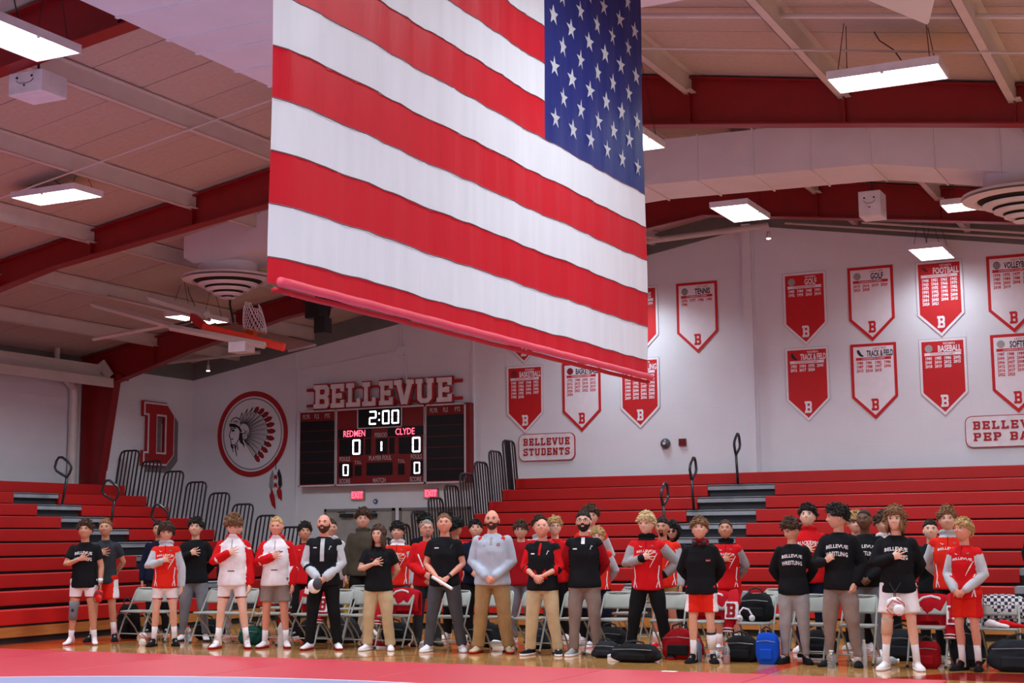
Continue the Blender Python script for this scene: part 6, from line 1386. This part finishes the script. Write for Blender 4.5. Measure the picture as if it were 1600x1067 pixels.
# loose shoes under the chairs
for i,(x,y,c_,l) in enumerate(((-10.5,18.55,'white','white shoe on the floor behind the long-haired person'),(-10.95,17.95,'dred','dark red shoe under the chair by the long-haired person'),(-9.35,18.5,'white','white shoe behind the tall bearded coach'),(-5.95,17.62,'lgrey','pair-less grey trainer beside the shin wrap'),(-7.05,17.35,'lgrey','light crumpled shoe beside the coach in taupe trousers'),(-3.0,17.45,'grey','grey shoe right of the red cooler bag'),(-4.9,18.0,'black','dark trainer under the chair by the black slides'))):
    root=empty('trainer',(x,y,.0),i*1.3,label=l,cat='shoe')
    m=MB(); R_=[[(w_*math.cos(t),yy,.02+h*.5+h*.5*math.sin(t)) for t in[2*math.pi*j/12 for j in range(12)]] for yy,w_,h in((.11,.03,.07),(.07,.04,.09),(0,.042,.08),(-.08,.045,.055),(-.15,.042,.04),(-.18,.02,.03))]; m.rings(R_); m.build('upper',cm_(c_),root,True)
    m=MB(); P=[(-.035,.11),(.035,.11),(.045,0),(.05,-.1),(.03,-.18),(-.03,-.18),(-.05,-.1),(-.045,0)]; m.prism(P,lambda u,v,d:(u,v,d),.025); m.build('sole',cm_('white'),root)
# headgear
def headgear(x,y,z,shell,strap,label,rz=0,s=1.):
    root=empty('wrestling_headgear',(x,y,z),rz,label=label,cat='headgear')
    for k,(cx,cy,cz) in enumerate(((-.05,.02,.03),(.045,-.05,-.03))):
        m=MB(); m.lathe([(.03*s,.035*s),(.05*s,.03*s),(.068*s,.0),(.05*s,-.02*s)],(cx*s,cy*s,cz*s),18,ax='y'); m.build('ear_cup',shell,root,True)
        m=MB(); m.lathe([(0,.02*s),(.028*s,.022*s),(.028*s,.0),(0,0)],(cx*s,cy*s,cz*s),14,ax='y'); m.build('ear_pad',dark,root,True)
    m=MB(); m.ell((0,0,.06*s),(.075*s,.05*s,.055*s),14,8); m.build('shell',shell,root,True)
    for a in((( -.09,-.03,.0),(-.02,-.07,.08),(.07,-.05,.03)),((-.1,-.02,-.03),(-.03,-.06,-.09),(.06,-.08,-.08)),((.02,-.05,.1),(.1,-.04,.04),(.1,-.03,-.04))):
        m=MB(); m.tube([(p[0]*s,p[1]*s,p[2]*s) for p in a],[(.007*s,.003*s)]*3,5); m.build('strap',strap,root)
    m=MB(); m.tube([(-.02*s,0,.1*s),(-.01*s,.0,.17*s),(-.07*s,.03,.27*s)],.005,5); m.tube([(.0,0,.1*s),(.0,.0,.17*s),(.06*s,.03,.27*s)],.005,5); m.build('chin_strap',dark,root)
    return root
headgear(*at_person(38,-.02,-.21,.70),wl,mat('strap_red',srgb(190,24,36),.5),'white wrestling headgear with red straps hanging in front of the white shorts',s=.98)
headgear(*at_person(1,.25,-.13,.70),mat('headgear_red',srgb(200,20,20),.4),dark,'red wrestling headgear held by the young man with the grey knee sleeve',s=.9)
headgear(-14.42,17.15,.07,mat('headgear_cream',srgb(220,210,200),.5),mat('strap_red',srgb(190,24,36),.5),'cream headgear lying on the floor by the boy with headphones',s=1.0)
root=empty('cap',at_person(10,-.08,-.26,.84),label='white and grey baseball cap held by the bald coach in the grey sleeves',cat='cap')
m=MB(); m.ell((0,0,0),(.095,.085,.10),18,10); m.build('crown',wl,root,True); m=MB(); m.ell((.06,-.015,.03),(.055,.085,.085),14,8); m.build('side_panel',cm_('dgrey'),root,True); m=MB(); m.tube([(-.05,-.06,-.075),(-.11,-.06,-.06),(-.13,-.02,-.03)],[(.035,.006)]*3,8); m.build('brim',wl,root)
root=empty('paper_roll',at_person(16,-.0,-.29,.90),label='white rolled paper held by the coach in the black polo',cat='paper'); 
m=MB(); m.tube([(-.14,0,.075),(.17,-.02,-.08)],[.021,.021],14); m.build('sheet',wl,root,'auto'); m=MB(); m.tube([(-.143,0,.0765),(-.139,0,.0745)],[.012,.012],10); m.build('roll_end',mat('paper_shade',srgb(150,146,150),.8),root)
# wet floor sign
ye=mat('sign_yellow',srgb(226,186,28),.45); root=empty('wet_floor_sign',(-13.08,20.4,0),label='yellow wet floor sign standing by the left door',cat='floor sign')
for s in(-1,1):
    m=MB(); m.obox((0,s*.1,.45),(.14,0,0),(0,.006,0),(0,-s*.08,.45)); bevel(m.build('panel',ye,root),.008)
m=MB(); m.add([(-.06,-.115,.5),(.06,-.115,.5),(0,-.095,.62)],[(0,1,2)]); m.build('warning_triangle',black,root)
put_text(root,'lettering','CAUTION',0,-.075,.72,.035,black,maxw=.2)
# dark coat on the bench at the right picture edge
bag(-2.72,22.5,.4,.4,.5,bk,'black coat heaped on the bench at the right picture edge','coat',.3,44,z=1.0,straps=False,cat='coat')
bag(-14.1,20.3,.42,.16,.9,mat('speaker_black',(.02,.018,.018),.5),'tall dark red-trimmed case standing behind the blond young man','equipment_case',.03,45,straps=True,cat='case',trim=redb)
